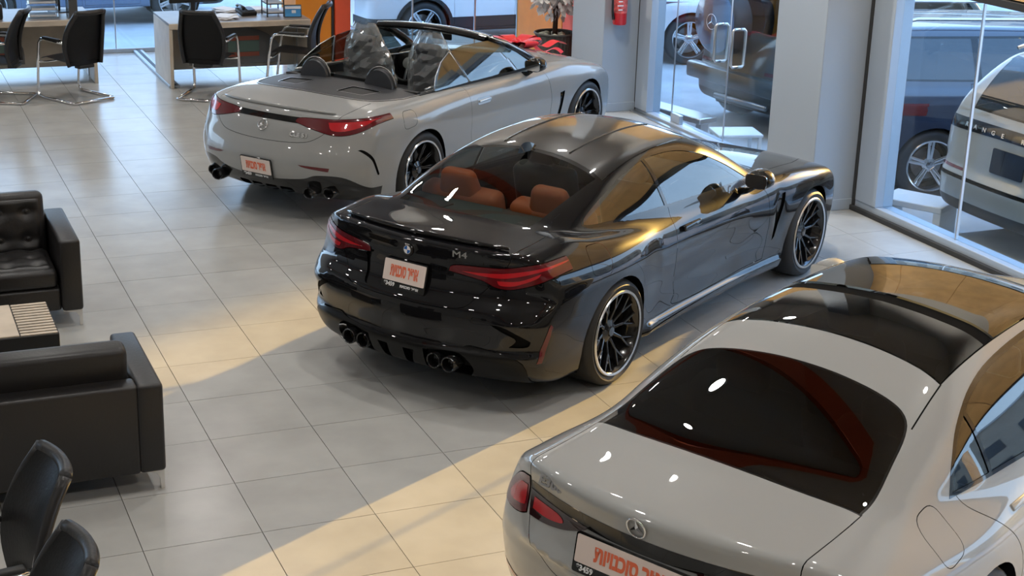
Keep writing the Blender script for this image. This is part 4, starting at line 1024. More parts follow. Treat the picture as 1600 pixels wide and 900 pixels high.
# ---------------------------------------------------------------- grey open-top car at the back
def build_grey_cabriolet(loc, rz):
    root = thing('open_top_car', 'grey open-top car with its roof folded and a red bow on the bonnet', 'car', loc, rz)
    zc = table([(-1.3,.80),(-1.0,.915),(-.93,.938),(-.88,.945),(-.75,.962),(-.55,.992),(-.35,1.005),(0,1.005),(.5,1.0),(1.2,.985),(1.9,.975),(2.3,.985),(2.6,.965),(3.0,.91),(3.4,.815),(3.65,.69),(4.0,.5)], .025)
    Wm = table([(-1.2,.80),(-1.0,.87),(-.7,.915),(-.35,.935),(0,.94),(.5,.925),(1.2,.905),(2.0,.905),(2.5,.925),(2.9,.93),(3.3,.895),(3.6,.84),(3.8,.76)], .05)
    sec = table([(0,.87),(.12,.91),(.22,.95),(.35,.975),(.5,.99),(.65,1.0),(.76,.995),(.84,.975),(.91,.945),(.97,.905),(1.05,.85),(1.4,.6)], .02)
    xt = table([(0,-.66),(.15,-.80),(.24,-.96),(.31,-1.03),(.42,-1.085),(.53,-1.10),(.62,-1.08),(.70,-1.045),(.80,-1.005),(.86,-.97),(.905,-.945),(.935,-.935),(.96,-.93),(1.2,-.8)], .014)
    xn = table([(0,3.60),(.2,3.71),(.4,3.74),(.6,3.71),(.75,3.62),(.9,3.4)], .03)
    def f(x, y, z):
        side = y - (Wm(x)*sec(z) + .022*gauss(x, .0, .42)*gauss(z, .78, .14) + .014*gauss(x, 2.88, .42)*gauss(z, .74, .12) - .016*gauss(z, .50, .10)*gauss(x, 1.4, .75) + .010*gauss(z, .25, .05)*gauss(x, 1.4, 1.0))
        top = (z - (zc(x) - .055*(y/.8)**2))*.97
        tail = xt(z) + .11*(y/.6)**2 + .26*np.clip(y - .60, 0, 1)**2*4 - x
        nose = x - (xn(z) - .16*(y/.8)**2 - .5*np.clip(y - .6, 0, 1)**2)
        zb = .17 + .07*np.clip((-.6 - x)/.4, 0, 1)
        h = smax(side, top, .10); h = smax(h, tail, .045); h = smax(h, nose, .12); h = smax(h, zb - z, .04)
        return h
    B = Body(f, (-1.22, -1.08, .08), (3.84, 1.08, 1.10), .0225)
    R_ = lambda c, n: c[:, 1] < 0
    L_ = lambda c, n: c[:, 1] > 0
    for s in (R_, L_):
        for cx in (0, 2.875):
            B.region('side', arc(cx, .345, .372, 0, 2*PI, 40)[:-1], 'hole', lambda c, n, s=s: s(c, n) & (np.abs(c[:, 1]) > .55))
    up = lambda c, n: (n[:, 2] > .3) & (c[:, 2] > .85)
    tonneau = smooth_poly([(-.46,0),(-.44,.35),(-.34,.62),(-.05,.735,1),(.32,.745,1),(.34,0),(.32,-.745,1),(-.05,-.735,1),(-.34,-.62),(-.44,-.35)], 6)
    B.region('top', grow(tonneau, .014), 'rim', up)
    B.region('top', tonneau, 'tonneau', up, ('rim',))
    B.region('top', rounded([(.22,-.70),(.22,.70),(2.12,.70),(2.12,-.70)], .10, 6), 'hole', up, ('body', 'tonneau', 'rim'))
    for sg in (1, -1):
        B.panel('top', rounded([(-.30,sg*.22),(-.06,sg*.22),(-.04,sg*.50),(-.26,sg*.46)], .03), 'vent%d' % sg, .008, up, ('tonneau',), 'ventrim%d' % sg)
    back = lambda c, n: (c[:, 0] < -.40) & ((n[:, 0] < -.1) | (n[:, 2] > .5)) & (c[:, 2] > .5)
    lid = smooth_poly([(-.66,1.3,1),(-.66,1.0),(-.655,.93),(-.60,.82),(-.50,.735),(-.36,.70),(0,.69),(.36,.70),(.50,.735),(.60,.82),(.655,.93),(.66,1.0),(.66,1.3,1)], 4)
    B.panel('rear', lid, 'lid', .004, back)
    tl0 = lambda c, n: (c[:, 0] < -.45) & (n[:, 0] < .25)
    strip = smooth_poly([(-.62,.835,1),(-.62,.885,1),(0,.893),(.62,.885,1),(.62,.835,1),(0,.850)], 4)
    B.region('rear', strip, 'strip', tl0, ('lid', 'gap', 'body'))
    for s, sg in (('l', 1), ('r', -1)):
        tl = lambda c, n, sg=sg: (c[:, 1]*sg > 0) & (c[:, 0] < -.40) & (n[:, 0] < .25)
        B.panel('rear', smooth_poly([(sg*.30,.855,1),(sg*.34,.888),(sg*.62,.895),(sg*.80,.905),(sg*.90,.915,1),(sg*.905,.89),(sg*.87,.84),(sg*.78,.790),(sg*.66,.775),(sg*.50,.805)], 5), 'lamp_' + s, .004, tl, ('body', 'lid', 'strip', 'gap'))
        B.region('rear', smooth_poly([(sg*.58,.87,1),(sg*.80,.885),(sg*.87,.895,1),(sg*.83,.85),(sg*.72,.81),(sg*.62,.815)], 4), 'bar_' + s, tl, ('lamp_' + s,))
        B.region('rear', smooth_poly([(sg*.40,.525,1),(sg*.66,.515,1),(sg*.65,.485,1),(sg*.46,.505)], 4), 'refl_' + s, tl)
        B.region('side', smooth_poly([(-.80,.662,1),(-.76,.66),(-.68,.575),(-.605,.44,1),(-.63,.44),(-.70,.56),(-.775,.642)], 4), 'slit' + s, lambda c, n, sg=sg: (c[:, 1]*sg > .5) & (c[:, 0] < -.5))
    apron = smooth_poly([(-.97,.10,1),(-.97,.24),(-.86,.36),(-.74,.44),(-.55,.445),(-.40,.40),(0,.37),(.40,.40),(.55,.445),(.74,.44),(.86,.36),(.97,.24),(.97,.10,1)], 5)
    B.region('rear', apron, 'apron', lambda c, n: (c[:, 0] < -.55) & (n[:, 0] < .3))
    for y in (-.30, -.15, .0, .15):
        B.region('rear', rounded([(y+.01,.20),(y+.13,.20),(y+.13,.30),(y+.01,.30)], .02), 'recess', lambda c, n: c[:, 0] < -.6, ('apron',))
    door = smooth_poly([(2.17,.30,1),(2.20,.55),(2.15,.80),(2.08,.96,1),(1.4,.98),(.80,.99,1),(.78,.80),(.79,.55),(.84,.38),(.93,.29)], 5)
    fuel = rounded([(-.30,.76),(-.12,.78),(-.10,.90),(-.27,.90)], .05)
    for s, k in ((R_, 'r'), (L_, 'l')):
        t = lambda c, n, s=s: s(c, n) & (np.abs(c[:, 1]) > .6)
        B.panel('side', door, 'door_' + k, .0035, lambda c, n, s=s: s(c, n) & (np.abs(c[:, 1]) > .76) & (np.abs(n[:, 1]) > .25))
        if k == 'r': B.panel('side', fuel, 'fuel', .003, lambda c, n: (c[:, 1] < -.55) & (n[:, 1] < -.2))
        B.region('side', smooth_poly([(2.34,.66,1),(2.42,.67,1),(2.40,.52),(2.36,.40,1),(2.31,.40,1),(2.35,.54)], 4), 'vent_' + k, t)
        B.region('side', smooth_poly([(.43,.15,1),(.46,.20),(2.0,.23),(2.43,.23,1),(2.43,.13,1)], 4), 'blade_' + k, t)
    bonnet = smooth_poly([(2.45,0),(2.42,.4),(2.36,.74,1),(2.9,.73),(3.45,.55,1),(3.55,0),(3.45,-.55,1),(2.9,-.73),(2.36,-.74,1),(2.42,-.4)], 4)
    B.panel('top', bonnet, 'bonnet', .004, lambda c, n: n[:, 2] > .5)
    P, G = M['paint_grey'], M['gloss_black']
    spec = {'body': ('body_shell', P, 0, None), 'gap': ('panel_joint', M['gap'], -.006, None), 'rim': ('tonneau_rim', M['satin'], .004, None), 'tonneau': ('tonneau_cover', M['grey_leather'], 0, None), 'vent1': ('tonneau_vent', M['cabin'], -.006, 'tonneau'), 'ventrim1': ('vent_frame', M['satin'], .003, 'tonneau'), 'vent-1': ('tonneau_vent', M['cabin'], -.006, 'tonneau'), 'ventrim-1': ('vent_frame', M['satin'], .003, 'tonneau'),
        'lid': ('boot_lid', P, 0, None), 'strip': ('lamp_strip', G, .002, None), 'apron': ('bumper_apron', G, 0, None), 'recess': ('diffuser_recess', M['gap'], -.05, None), 'fuel': ('fuel_flap', P, 0, None), 'slitl': ('bumper_slit', M['gap'], -.01, None), 'slitr': ('bumper_slit', M['gap'], -.01, None), 'bonnet': ('bonnet', P, 0, None)}
    for k in 'rl':
        spec.update({'lamp_' + k: ('tail_lamp', M['red_lens'], .003, None), 'bar_' + k: ('lamp_bar', M['red_bright'], .005, 'lamp_' + k), 'refl_' + k: ('reflector', M['red_lens'], .002, None), 'door_' + k: ('door', P, 0, None), 'vent_' + k: ('wing_vent', G, -.012, None), 'blade_' + k: ('sill_blade', G, .003, None)})
    o = B.emit(root, spec)
    lip = [B.hit('top', -.88 + .11*(y/.6)**2 + (.26*max(abs(y)-.6,0)**2*4), y)[0] + Vector((-.022, 0, .008)) for y in np.linspace(-.60, .60, 25)]
    MB().tube(lip, [.006 + .010*math.sin(PI*k/24)**.4 for k in range(25)], 8).obj('boot_spoiler', P, root, sm=True)
    for s in (1, -1):
        for cx in (0, 2.875):
            wheel_well(root, cx, .380, .5, .86, s, .345); wheel(root, cx, s, .938, .345, .262, 'multi', .27, 'rim_black', 'rim_silver')
        p, n = B.hit('side', 1.0, .80, s)
        MB().prism(rounded([(-.11, -.03), (.11, -.03), (.11, .03), (-.11, .03)], .028, 6), -.004, .001).obj('handle_recess', M['satin'], o['door_r' if s < 0 else 'door_l'], auto=40).matrix_local = frame_on(p, n)
        MB().box((0, 0, .014), (.20, .022, .016), None, .007, 3).obj('door_handle', M['satin'], o['door_r' if s < 0 else 'door_l'], auto=40).matrix_local = frame_on(p, n)
        mirror(root, B, 1.80, 1.015, s, .86, G, (.13, .20, .14))
        # pair of oval tailpipes
        for yy in (.50, .63):
            MB().lathe([(.048, -.05), (.053, .0), (.053, .05), (.050, .055), (.043, .05), (.042, .0), (.0, -.01)], 24, Matrix.Translation((-.985 + .10*(yy > .55), s*yy, .295)) @ Matrix.Rotation(-PI/2, 4, 'Y') @ Matrix.Diagonal((.9, 1.15, 1, 1))).obj('exhaust_tip', M['rim_black'], root, auto=40)
        # windscreen pillar
        MB().tube([(2.17, s*.735, .95), (1.95, s*.705, 1.07), (1.70, s*.665, 1.185), (1.46, s*.615, 1.265)], [.045, .042, .040, .040], 10).obj('windscreen_pillar', G, root, sm=True)
        MB().tube([(2.18, s*.765, .965), (1.95, s*.735, 1.085), (1.70, s*.695, 1.20), (1.45, s*.64, 1.285)], .010, 8).obj('pillar_trim', M['satin'], root, sm=True)
        # raised side windows: front drop glass and small rear one
        yw = lambda z: s*(.775 - .40*(z - .98) - .35*(z - .98)**2)
        def pane(nm, poly):
            pl = rounded(poly, .03, 4); vv = [(a, yw(b), b) for a, b in pl] + [(a, yw(b) + s*.004, b) for a, b in pl]; n = len(pl)
            mesh_obj(nm, vv, [list(range(n))[::-1], list(range(n, 2*n))] + [(i, (i+1) % n, n + (i+1) % n, n + i) for i in range(n)], M['glass_side'], root)
        pane('front_side_window', [(.93, .965), (2.05, .955), (1.80, 1.11), (1.46, 1.255), (1.0, 1.265), (.80, 1.24)])
        pane('rear_side_window', [(.36, .965), (.91, .965), (.78, 1.235), (.60, 1.17), (.45, 1.07)])
        MB().tube([(.36, yw(.97), .97), (.45, yw(1.075), 1.075), (.60, yw(1.175), 1.175), (.78, yw(1.24), 1.24)], .0045, 6).obj('window_edge', M['satin'], root, sm=True)
        MB().tube([(.92, yw(.97), .97), (.79, yw(1.235), 1.235)], .0045, 6).obj('window_edge', M['satin'], root, sm=True)
        MB().tube([(x, s*(B.hit('side', x, .95, s)[0].y*s - .05), .985 - .01*(x - .3)) for x in np.linspace(.30, 2.05, 12)], .009, 8).obj('belt_trim', M['satin'], root, sm=True)
        # roll-over hoops that carry the rear headrests
        hp = thing_part('rear_headrest', root, (.15, s*.36, 0))
        pts = [(.02*0, .16*math.cos(a), .99 + .17*math.sin(a)) for a in np.linspace(0, PI, 13)]
        MB().tube(pts, .007, 8).obj('hoop', M['steel'], hp, sm=True)
        MB().grid(lambda u, v: ((v - .5)*.10 + .01, .155*math.cos(PI*u)*(1 - .3*abs(v - .5)), .98 + .165*math.sin(PI*u)*(1 - .5*abs(v - .5)**1.5)), 18, 7).grid(lambda u, v: (-.04, .15*math.cos(PI*u)*v, .98 + .155*math.sin(PI*u)*v), 18, 4).obj('headrest_pad', M['grey_leather'], hp, sm=True)
        # front seats under clear film
        st = thing_part('front_seat', root, (.95, s*.37, 0))
        MB().box((.0, 0, .86), (.16, .50, .56), Matrix.Rotation(-.22, 4, 'Y'), .07, 4, (.9, .72)).obj('seat_back', M['grey_leather'], st, sm=True)
        MB().box((.32, 0, .62), (.52, .50, .16), None, .05, 4).obj('seat_cushion', M['grey_leather'], st, sm=True)
        MB().box((-.075, 0, 1.17), (.11, .27, .20), Matrix.Rotation(-.2, 4, 'Y'), .05, 4).obj('headrest', M['grey_leather'], st, sm=True)
        rnd = random.Random(5 + s)
        fm = MB().grid(lambda u, v: (-.10*v + .03 + (.13 + .02*rnd.uniform(-1, 1))*math.cos(2*PI*u)*(1.05 - .65*v**3), (.29 + .02*rnd.uniform(-1, 1))*math.sin(2*PI*u)*(1 - .62*v**2.5), .72 + .66*v + .012*rnd.uniform(-1, 1)), 26, 14, True)
        fm.obj('seat_film', M['film'], st)
    # windscreen header, glass, inner mirror
    hd = MB()
    hd.grid(lambda u, v: (1.48 + .07*math.cos(2*PI*u)*1.2 + .05*(1 - (2*v - 1)**2), (2*v - 1)*.625, 1.262 + .034*math.sin(2*PI*u) + .028*(1 - (2*v - 1)**2)), 14, 13, True)
    hd.obj('windscreen_header', G, root, sm=True)
    MB().tube([(1.45 + .05*(1 - t*t), t*.64, 1.292 + .028*(1 - t*t)) for t in np.linspace(-1, 1, 13)], .008, 8).obj('header_trim', M['satin'], root, sm=True)
    MB().grid(lambda u, v: (1.50 + (.66 + .12*(1 - (2*v-1)**2)*u)*u + .05*(1 - (2*v-1)**2)*(1-u), (2*v - 1)*(.60 + .12*u), 1.275 + .025*(1 - (2*v-1)**2) - .325*u + .03*math.sin(PI*u)), 10, 13).obj('windscreen', M['glass_clear'], root, sm=True)
    MB().box((1.62, 0, 1.20), (.03, .22, .06), None, .012, 3).obj('inner_mirror', M['matt_black'], root, auto=40)
    # cabin tub
    MB().box((1.15, 0, .42), (1.95, 1.5, .05)).obj('cabin_floor', M['cabin'], root)
    MB().box((.20, 0, .70), (.05, 1.46, .55)).obj('cabin_bulkhead', M['cabin'], root)
    for s in (1, -1): MB().box((1.15, s*.745, .70), (1.95, .04, .52)).obj('door_lining', M['cabin'], root)
    MB().box((.42, 0, .62), (.40, 1.36, .40), None, .06, 3).obj('rear_bench', M['grey_leather'], root, sm=True)
    MB().prism(rounded([(.16, -.22), (.16, .22), (.30, .20), (.30, -.20)], .03), 1.005, 1.03).obj('wind_deflector', M['gloss_black'], root, auto=30)
    MB().box((2.02, 0, .86), (.40, 1.40, .20), None, .07, 3).box((1.72, 0, .72), (.5, .26, .12), None, .04, 2).obj('dashboard', M['cabin'], root, sm=True)
    sw = thing_part('steering_wheel', root); sw.matrix_local = Matrix.Translation((1.58, .37, .90)) @ Matrix.Rotation(-1.15, 4, 'Y')
    MB().tube([(.18*math.cos(a*PI/14), .18*math.sin(a*PI/14), 0) for a in range(28)], .015, 8, True).obj('wheel_ring', M['matt_black'], sw, sm=True)
    MB().box((0, 0, -.01), (.34, .03, .02), None, .008, 2).box((.06, 0, -.01), (.12, .05, .02), None, .008, 2).lathe([(.0, -.03), (.06, -.025), (.055, .01), (.0, .015)], 20).obj('wheel_hub', M['satin'], sw, auto=40)
    p, n = B.hit('rear', 0, .80); star_badge(root, p, n, .046)
    p, n = B.hit('rear', -.36, .755); text('CLE 53', .046, M['satin'], root, 'model_badge', frame_on(p, n, lift=.003), .003, .002, sx=1.2)
    p, n = B.hit('rear', 0, .452); plate(root, p, n, .315, .165, 'אופיר סוכנויות', 'תויונכוס ריפוא')
    return root

# ---------------------------------------------------------------- vehicles parked in the street (ground there lies 0.45 m lower)
M['paint_navy'] = mat('dark_blue_paint', (0.02, 0.03, 0.055), 0.3, 0, 1.0)
M['paint_white'] = mat('white_paint', (0.75, 0.75, 0.76), 0.2, 0, 1.0)
M['paint_sage'] = mat('grey_green_paint', (0.30, 0.315, 0.30), 0.3, 0, 1.0)
M['paint_olive'] = mat('dark_grey_green_paint', (0.045, 0.055, 0.05), 0.3, 0, 0.6)
M['paint_steel'] = mat('steel_blue_paint', (0.10, 0.15, 0.24), 0.2, 0, 1.0)
M['street_glass'] = glass('street_car_glass', (0.10, 0.11, 0.12), 1.0, 0.10)

def build_suv(name, label, loc, rz, paint, L=4.9, W=1.98, H=1.76, wb=2.95, boxy=0.0, belt=1.05, rake=.35, style='five', cladding=False, h=.034):
    root = thing(name, label, 'car', loc, rz)
    ro = (L - wb)*.52; fo = L - wb - ro; hw = W/2; R = .37
    xr, xf = -ro, wb + fo
    k = 1 - boxy
    zc = table([(xr-.2,belt-.10),(xr,belt-.02),(xr+.5,belt),(wb-.9,belt-.02),(wb-.55,belt),(wb,belt-.03),(xf-.3,belt-.14-.06*k),(xf,belt-.25-.1*k),(xf+.5,.4)], .05)
    Wm = table([(xr-.2,hw*.90),(xr+.2,hw*.96),(0,hw),(wb*.5,hw*.985),(wb,hw),(xf-.3,hw*.95),(xf,hw*.86)], .08)
    sec = table([(0,.90),(.2,.95),(.4,.985),(.65,1.0),(.85,.99),(belt,.95),(belt+.2,.86),(2,.7)], .03)
    xt = table([(0,xr+.35),(.25,xr+.12),(.40,xr+.01),(.60,xr),(.72,xr+.05),(.9,xr+.07),(belt,xr+.09),(H,xr+.09+.3*k),(2,xr+.3)], .02)
    zr = table([(xr-.3,.8),(xr+.02,belt-.1),(xr+.10+.02*k,belt+.15),(xr+.22+rake*k*.5,H-.12),(xr+.42+rake*k*.5,H-.01),(xr+1.2,H),(wb-1.3,H-.03),(wb-1.0+.1*boxy,H-.12),(wb-.35+.25*boxy,belt+.02),(wb,belt-.3)], .04)
    tum = .40*k + .10*boxy
    def f(x, y, z):
        side = y - (Wm(x)*sec(z) + .02*gauss(x, 0, .42)*gauss(z, .75, .2) + .02*gauss(x, wb, .42)*gauss(z, .75, .2) - .015*gauss(z, .5, .1)*gauss(x, wb/2, .7))
        top = z - (zc(x) - .05*(y/.9)**2)
        tail = xt(z) + .10*(y/hw)**2 + .8*np.clip(y - .72*hw, 0, 1)**2*k - x
        nose = x - (xf - .10*(y/hw)**2 - .4*np.clip(y - .7*hw, 0, 1)**2)
        g = smax(smax(side, top, .08), tail, .07 + .05*k); g = smax(g, nose, .12); g = smax(g, .28 - z, .05)
        rise = np.clip(z - belt, -.2, .9)
        gs = (y - (Wm(x)*.93 - .02 - tum*rise - .12*rise**2))
        gr = (z - (zr(x) - .04*(y/.7)**2))*(1 - .2*gauss(x, wb - .7, .5) - .25*gauss(x, xr + .15, .25)*k)
        gt = xt(z) + .05 + .08*(y/hw)**2 - x
        gg = smax(smax(smax(gs, gr, .10 - .03*boxy), gt, .06), .8 - z, .03)
        return smin(g, gg, .04)
    B = Body(f, (xr - .1, -hw - .12, .12), (xf + .12, hw + .12, H + .1), h)
    R_ = lambda c, n: c[:, 1] < 0
    L_ = lambda c, n: c[:, 1] > 0
    for s in (R_, L_):
        for cx in (0, wb):
            if cladding: B.region('side', arc(cx, R, .46, 0, 2*PI, 32)[:-1], 'clad', lambda c, n, s=s: s(c, n) & (np.abs(c[:, 1]) > .6))
            B.region('side', arc(cx, R, .405, 0, 2*PI, 32)[:-1], 'hole', lambda c, n, s=s: s(c, n) & (np.abs(c[:, 1]) > .5), ('body', 'clad'))
    b0, t0 = belt + .03, H - .13
    d1 = [(wb - .55 + .25*boxy, b0, 1), (wb - 1.02 + .12*boxy, t0 + .01, 1), (xr + .75, t0, 1), (xr + .52 + .1*k, t0 - .12*k), (xr + .45 - .08*boxy, b0 + .02, 1)]
    for s, kk in ((R_, 'r'), (L_, 'l')):
        gh = lambda c, n, s=s: s(c, n) & (c[:, 2] > belt - .1) & (np.abs(n[:, 1]) > .35)
        p = smooth_poly(d1, 5)
        B.region('side', grow(p, .02), 'trim', gh); B.region('side', p, 'glass_' + kk, gh, ('trim',))
        for cx in (wb*.5 - .02, .42): B.region('side', [(cx, belt-.1), (cx + .07, belt-.1), (cx + .03, H), (cx - .04, H)], 'trim', gh, ('glass_' + kk,))
        t = lambda c, n, s=s: s(c, n) & (np.abs(c[:, 1]) > .6) & (np.abs(n[:, 1]) > .3)
        B.panel('side', smooth_poly([(wb*.5 - .02,.34,1),(wb*.5 + .0,belt,1),(.36,belt,1),(.42,.85),(.52,.60),(.56,.34,1)], 4), 'rdoor_' + kk, .004, t)
        B.panel('side', smooth_poly([(wb - .48,.34,1),(wb - .45,belt - .02,1),(wb*.5 + .05,belt,1),(wb*.5 + .03,.34,1)], 4), 'fdoor_' + kk, .004, t)
    rw = smooth_poly([(-.60,belt+.05,1),(.60,belt+.05,1),(.56,H-.12),(.50,H-.09),(-.50,H-.09),(-.56,H-.12)], 4)
    bk = lambda c, n: (c[:, 0] < xr + 1.0) & (n[:, 0] < -.25)
    B.region('rear', grow(rw, .02), 'trim', bk); B.region('rear', rw, 'rear_glass', bk, ('trim',))
    B.region('rear', rounded([(-hw - .1, .2), (hw + .1, .2), (hw + .1, .42), (-hw - .1, .42)], .02), 'apron', lambda c, n: (c[:, 0] < xr + .5), ('body', 'clad'))
    out = dict(root=root, body=B, xr=xr, xf=xf, wb=wb, hw=hw, belt=belt, H=H, f=f)
    spec = {'body': ('body_shell', paint, 0, None), 'gap': ('panel_joint', M['gap'], -.006, None), 'trim': ('window_trim', M['gloss_black'], 0, None), 'rear_glass': ('rear_window', M['street_glass'], 0, None), 'apron': ('bumper_apron', M['matt_black'], 0, None), 'clad': ('arch_cladding', M['matt_black'], .004, None)}
    for kk in 'rl': spec.update({'glass_' + kk: ('side_window', M['street_glass'], -.002, None), 'rdoor_' + kk: ('rear_door', paint, 0, None), 'fdoor_' + kk: ('front_door', paint, 0, None)})
    out['spec'] = spec
    return out

def finish_suv(S, style='five', rimmat='rim_silver', rails=True, wheels=((0, 1), (0, -1), (1, 1), (1, -1))):
    root, B = S['root'], S['body']; o = B.emit(root, S['spec'])
    for i, s in wheels:
        cx = S['wb'] if i else 0
        wheel_well(root, cx, .41, .5, S['hw'] - .08, s, .37); wheel(root, cx, s, S['hw'] - .01, .37, .26, style, .25, rimmat, rimmat)
    for s in (1, -1):
        for cx, k in ((.55, 'rdoor_'), (S['wb']*.5 + .2, 'fdoor_')):
            p, n = B.hit('side', cx + .12, S['belt'] - .15, s)
            MB().box((0, 0, .022), (.23, .03, .02), None, .009, 2).obj('door_handle', M['satin'], o.get(k + ('r' if s < 0 else 'l'), root), auto=40).matrix_local = frame_on(p, n)
        if rails:
            pts = [(x, s*.62, S['H'] + (.05 if 0 < i < 9 else -.01)) for i, x in enumerate(np.linspace(S['xr'] + .6, S['wb'] - 1.25, 10))]
            MB().tube(pts, .018, 8).obj('roof_rail', M['satin'], root, sm=True)
    MB().box((S['wb']/2, 0, .45), (S['wb'] - .5, S['hw']*1.4, .1)).box((S['wb']*.25, 0, .95), (.2, 1.3, .7), None, .06, 2).obj('cabin', M['cabin'], root)
    return o

def lamp_region(S, name, poly_r, m, push=.004, lim=.9):
    for s, sg in (('l', 1), ('r', -1)):
        S['body'].region('rear', smooth_poly([(sg*a[0],) + tuple(a[1:]) for a in poly_r], 4), name + s, lambda c, n, sg=sg: (c[:, 1]*sg > 0) & (c[:, 0] < S['xr'] + lim) & (n[:, 0] < .3))
        S['spec'][name + s] = ('tail_lamp', m, push, None)

def street_cars():
    # long grey-green estate right behind the shop window
    S = build_suv('estate_car', 'grey-green off-road car with black lettered band seen from behind through the right window', (10.16, 10.56, -.33), math.radians(3), M['paint_sage'], 4.95, 2.0, 1.76, 2.99, 0, 1.20, .45, h=.028)
    B = S['body']; t = lambda c, n: (c[:, 0] < S['xr'] + .6) & (n[:, 0] < .3)
    band = smooth_poly([(-.99,1.02,1),(-.99,1.13,1),(0,1.15),(.99,1.13,1),(.99,1.02,1),(0,1.05)], 5)
    B.region('rear', band, 'band', t); S['spec']['band'] = ('lamp_band', M['gloss_black'], .004, None)
    B.region('rear', smooth_poly([(-.9,.60,1),(-.9,.635,1),(.9,.635,1),(.9,.60,1)], 2), 'crease', t); S['spec']['crease'] = ('bumper_groove', M['gap'], -.01, None)
    lamp_region(S, 'foot', [(.55,.70,1),(.92,.70,1),(.92,.675,1),(.55,.675,1)], M['red_lens'])
    finish_suv(S)
    p, n = B.hit('rear', .0, 1.10)
    for i, ch in enumerate('RANGE ROVER'):
        if ch == ' ': continue
        y = .62 - i*.124; p, n = B.hit('rear', y, 1.085)
        text(ch, .055, M['satin'], S['root'], 'band_lettering', frame_on(p, n, lift=.008), .003, .001, sx=1.2)
    p, n = B.hit('rear', 0, .86)
    e = thing_part('number_plate', S['root']); e.matrix_local = frame_on(p, n, lift=.008)
    MB().prism(rounded([(-.20,-.11),(.20,-.11),(.20,.11),(-.20,.11)], .02), 0, .01).obj('plate_holder', M['gloss_black'], e)
    # big dark blue car standing side-on
    S = build_suv('family_car', 'dark navy off-road car with silver five-spoke wheels standing side-on in the street', (10.36, 13.64, -.45), math.radians(-14), M['paint_navy'], 4.93, 2.0, 1.76, 2.995, 0, 1.20, .35)
    lamp_region(S, 'lamp', [(.55,1.0,1),(.99,1.02,1),(1.0,.90,1),(.60,.90,1)], M['red_lens'])
    finish_suv(S)
    # boxy one with the spare wheel on its back door
    S = build_suv('boxy_car', 'boxy dark grey-green car with a covered spare wheel behind the glass door', (10.52, 16.25, -.45), math.radians(8), M['paint_olive'], 4.35, 1.66, 1.96, 2.89, .92, 1.18, .1, cladding=True)
    lamp_region(S, 'lamp', [(.62,.86,1),(.80,.86,1),(.80,.98,1),(.62,.98,1)], M['red_lens'])
    lamp_region(S, 'refl', [(.50,.74,1),(.76,.74,1),(.76,.78,1),(.50,.78,1)], M['red_lens'])
    finish_suv(S, rails=False)
    x = S['xr']; mt = Matrix.Translation((x - .0, .14, 1.30)) @ Matrix.Rotation(-PI/2, 4, 'Y')
    cov = thing_part('spare_wheel', S['root'])
    MB().lathe([(.40, -.05), (.40, .16), (.37, .20), (.33, .20)], 48, mt, caps=False).obj('spare_tyre_band', M['rubber'], cov, auto=40)
    MB().lathe([(.37, .20), (.34, .225), (.0, .235)], 48, mt, caps=False).obj('spare_cover', M['paint_steel'], cov, auto=40)
    star_badge(cov, Vector((x - .237, .14, 1.30)), Vector((-1, 0, 0)), .09)
    MB().box((x + .02, 0, .62), (.16, 1.66, .20), None, .04, 2).obj('rear_bumper', M['paint_olive'], S['root'], auto=40)
    MB().tube([(x - .02, -.70, .40), (x - .06, .2, .40)], .035, 10).obj('exhaust_pipe', M['steel'], S['root'], sm=True)
    # white one behind the back window
    S = build_suv('white_car', 'white off-road car with a black sill beyond the back window', (10.95, 23.0, -.45), PI + .02, M['paint_white'], 4.9, 2.0, 1.95, 3.0, .6, 1.2, .1, cladding=True)
    S['body'].region('side', [(-1.2, .2), (3.9, .2), (3.9, .50), (-1.2, .50)], 'clad', None, ('body', 'rdoor_l', 'rdoor_r', 'fdoor_l', 'fdoor_r'))
    finish_suv(S, rails=False, rimmat='rim_silver')
    S = build_suv('blue_car', 'steel blue car beyond the gap between the two desks', (4.9, 26.2, -.45), .05 + PI, M['paint_steel'], 4.7, 1.9, 1.65, 2.85, 0, 1.02, .4, h=.045)
    finish_suv(S, rails=False)
    S = build_suv('far_white_car', 'white car parked further off, left of the glass door', (11.6, 20.9, -.45), -.25, M['paint_white'], 4.5, 1.85, 1.55, 2.75, 0, 1.0, .4, h=.045)
    lamp_region(S, 'lamp', [(.55,.90,1),(.90,.92,1),(.90,.80,1),(.60,.80,1)], M['red_lens'])
    finish_suv(S, rails=False)

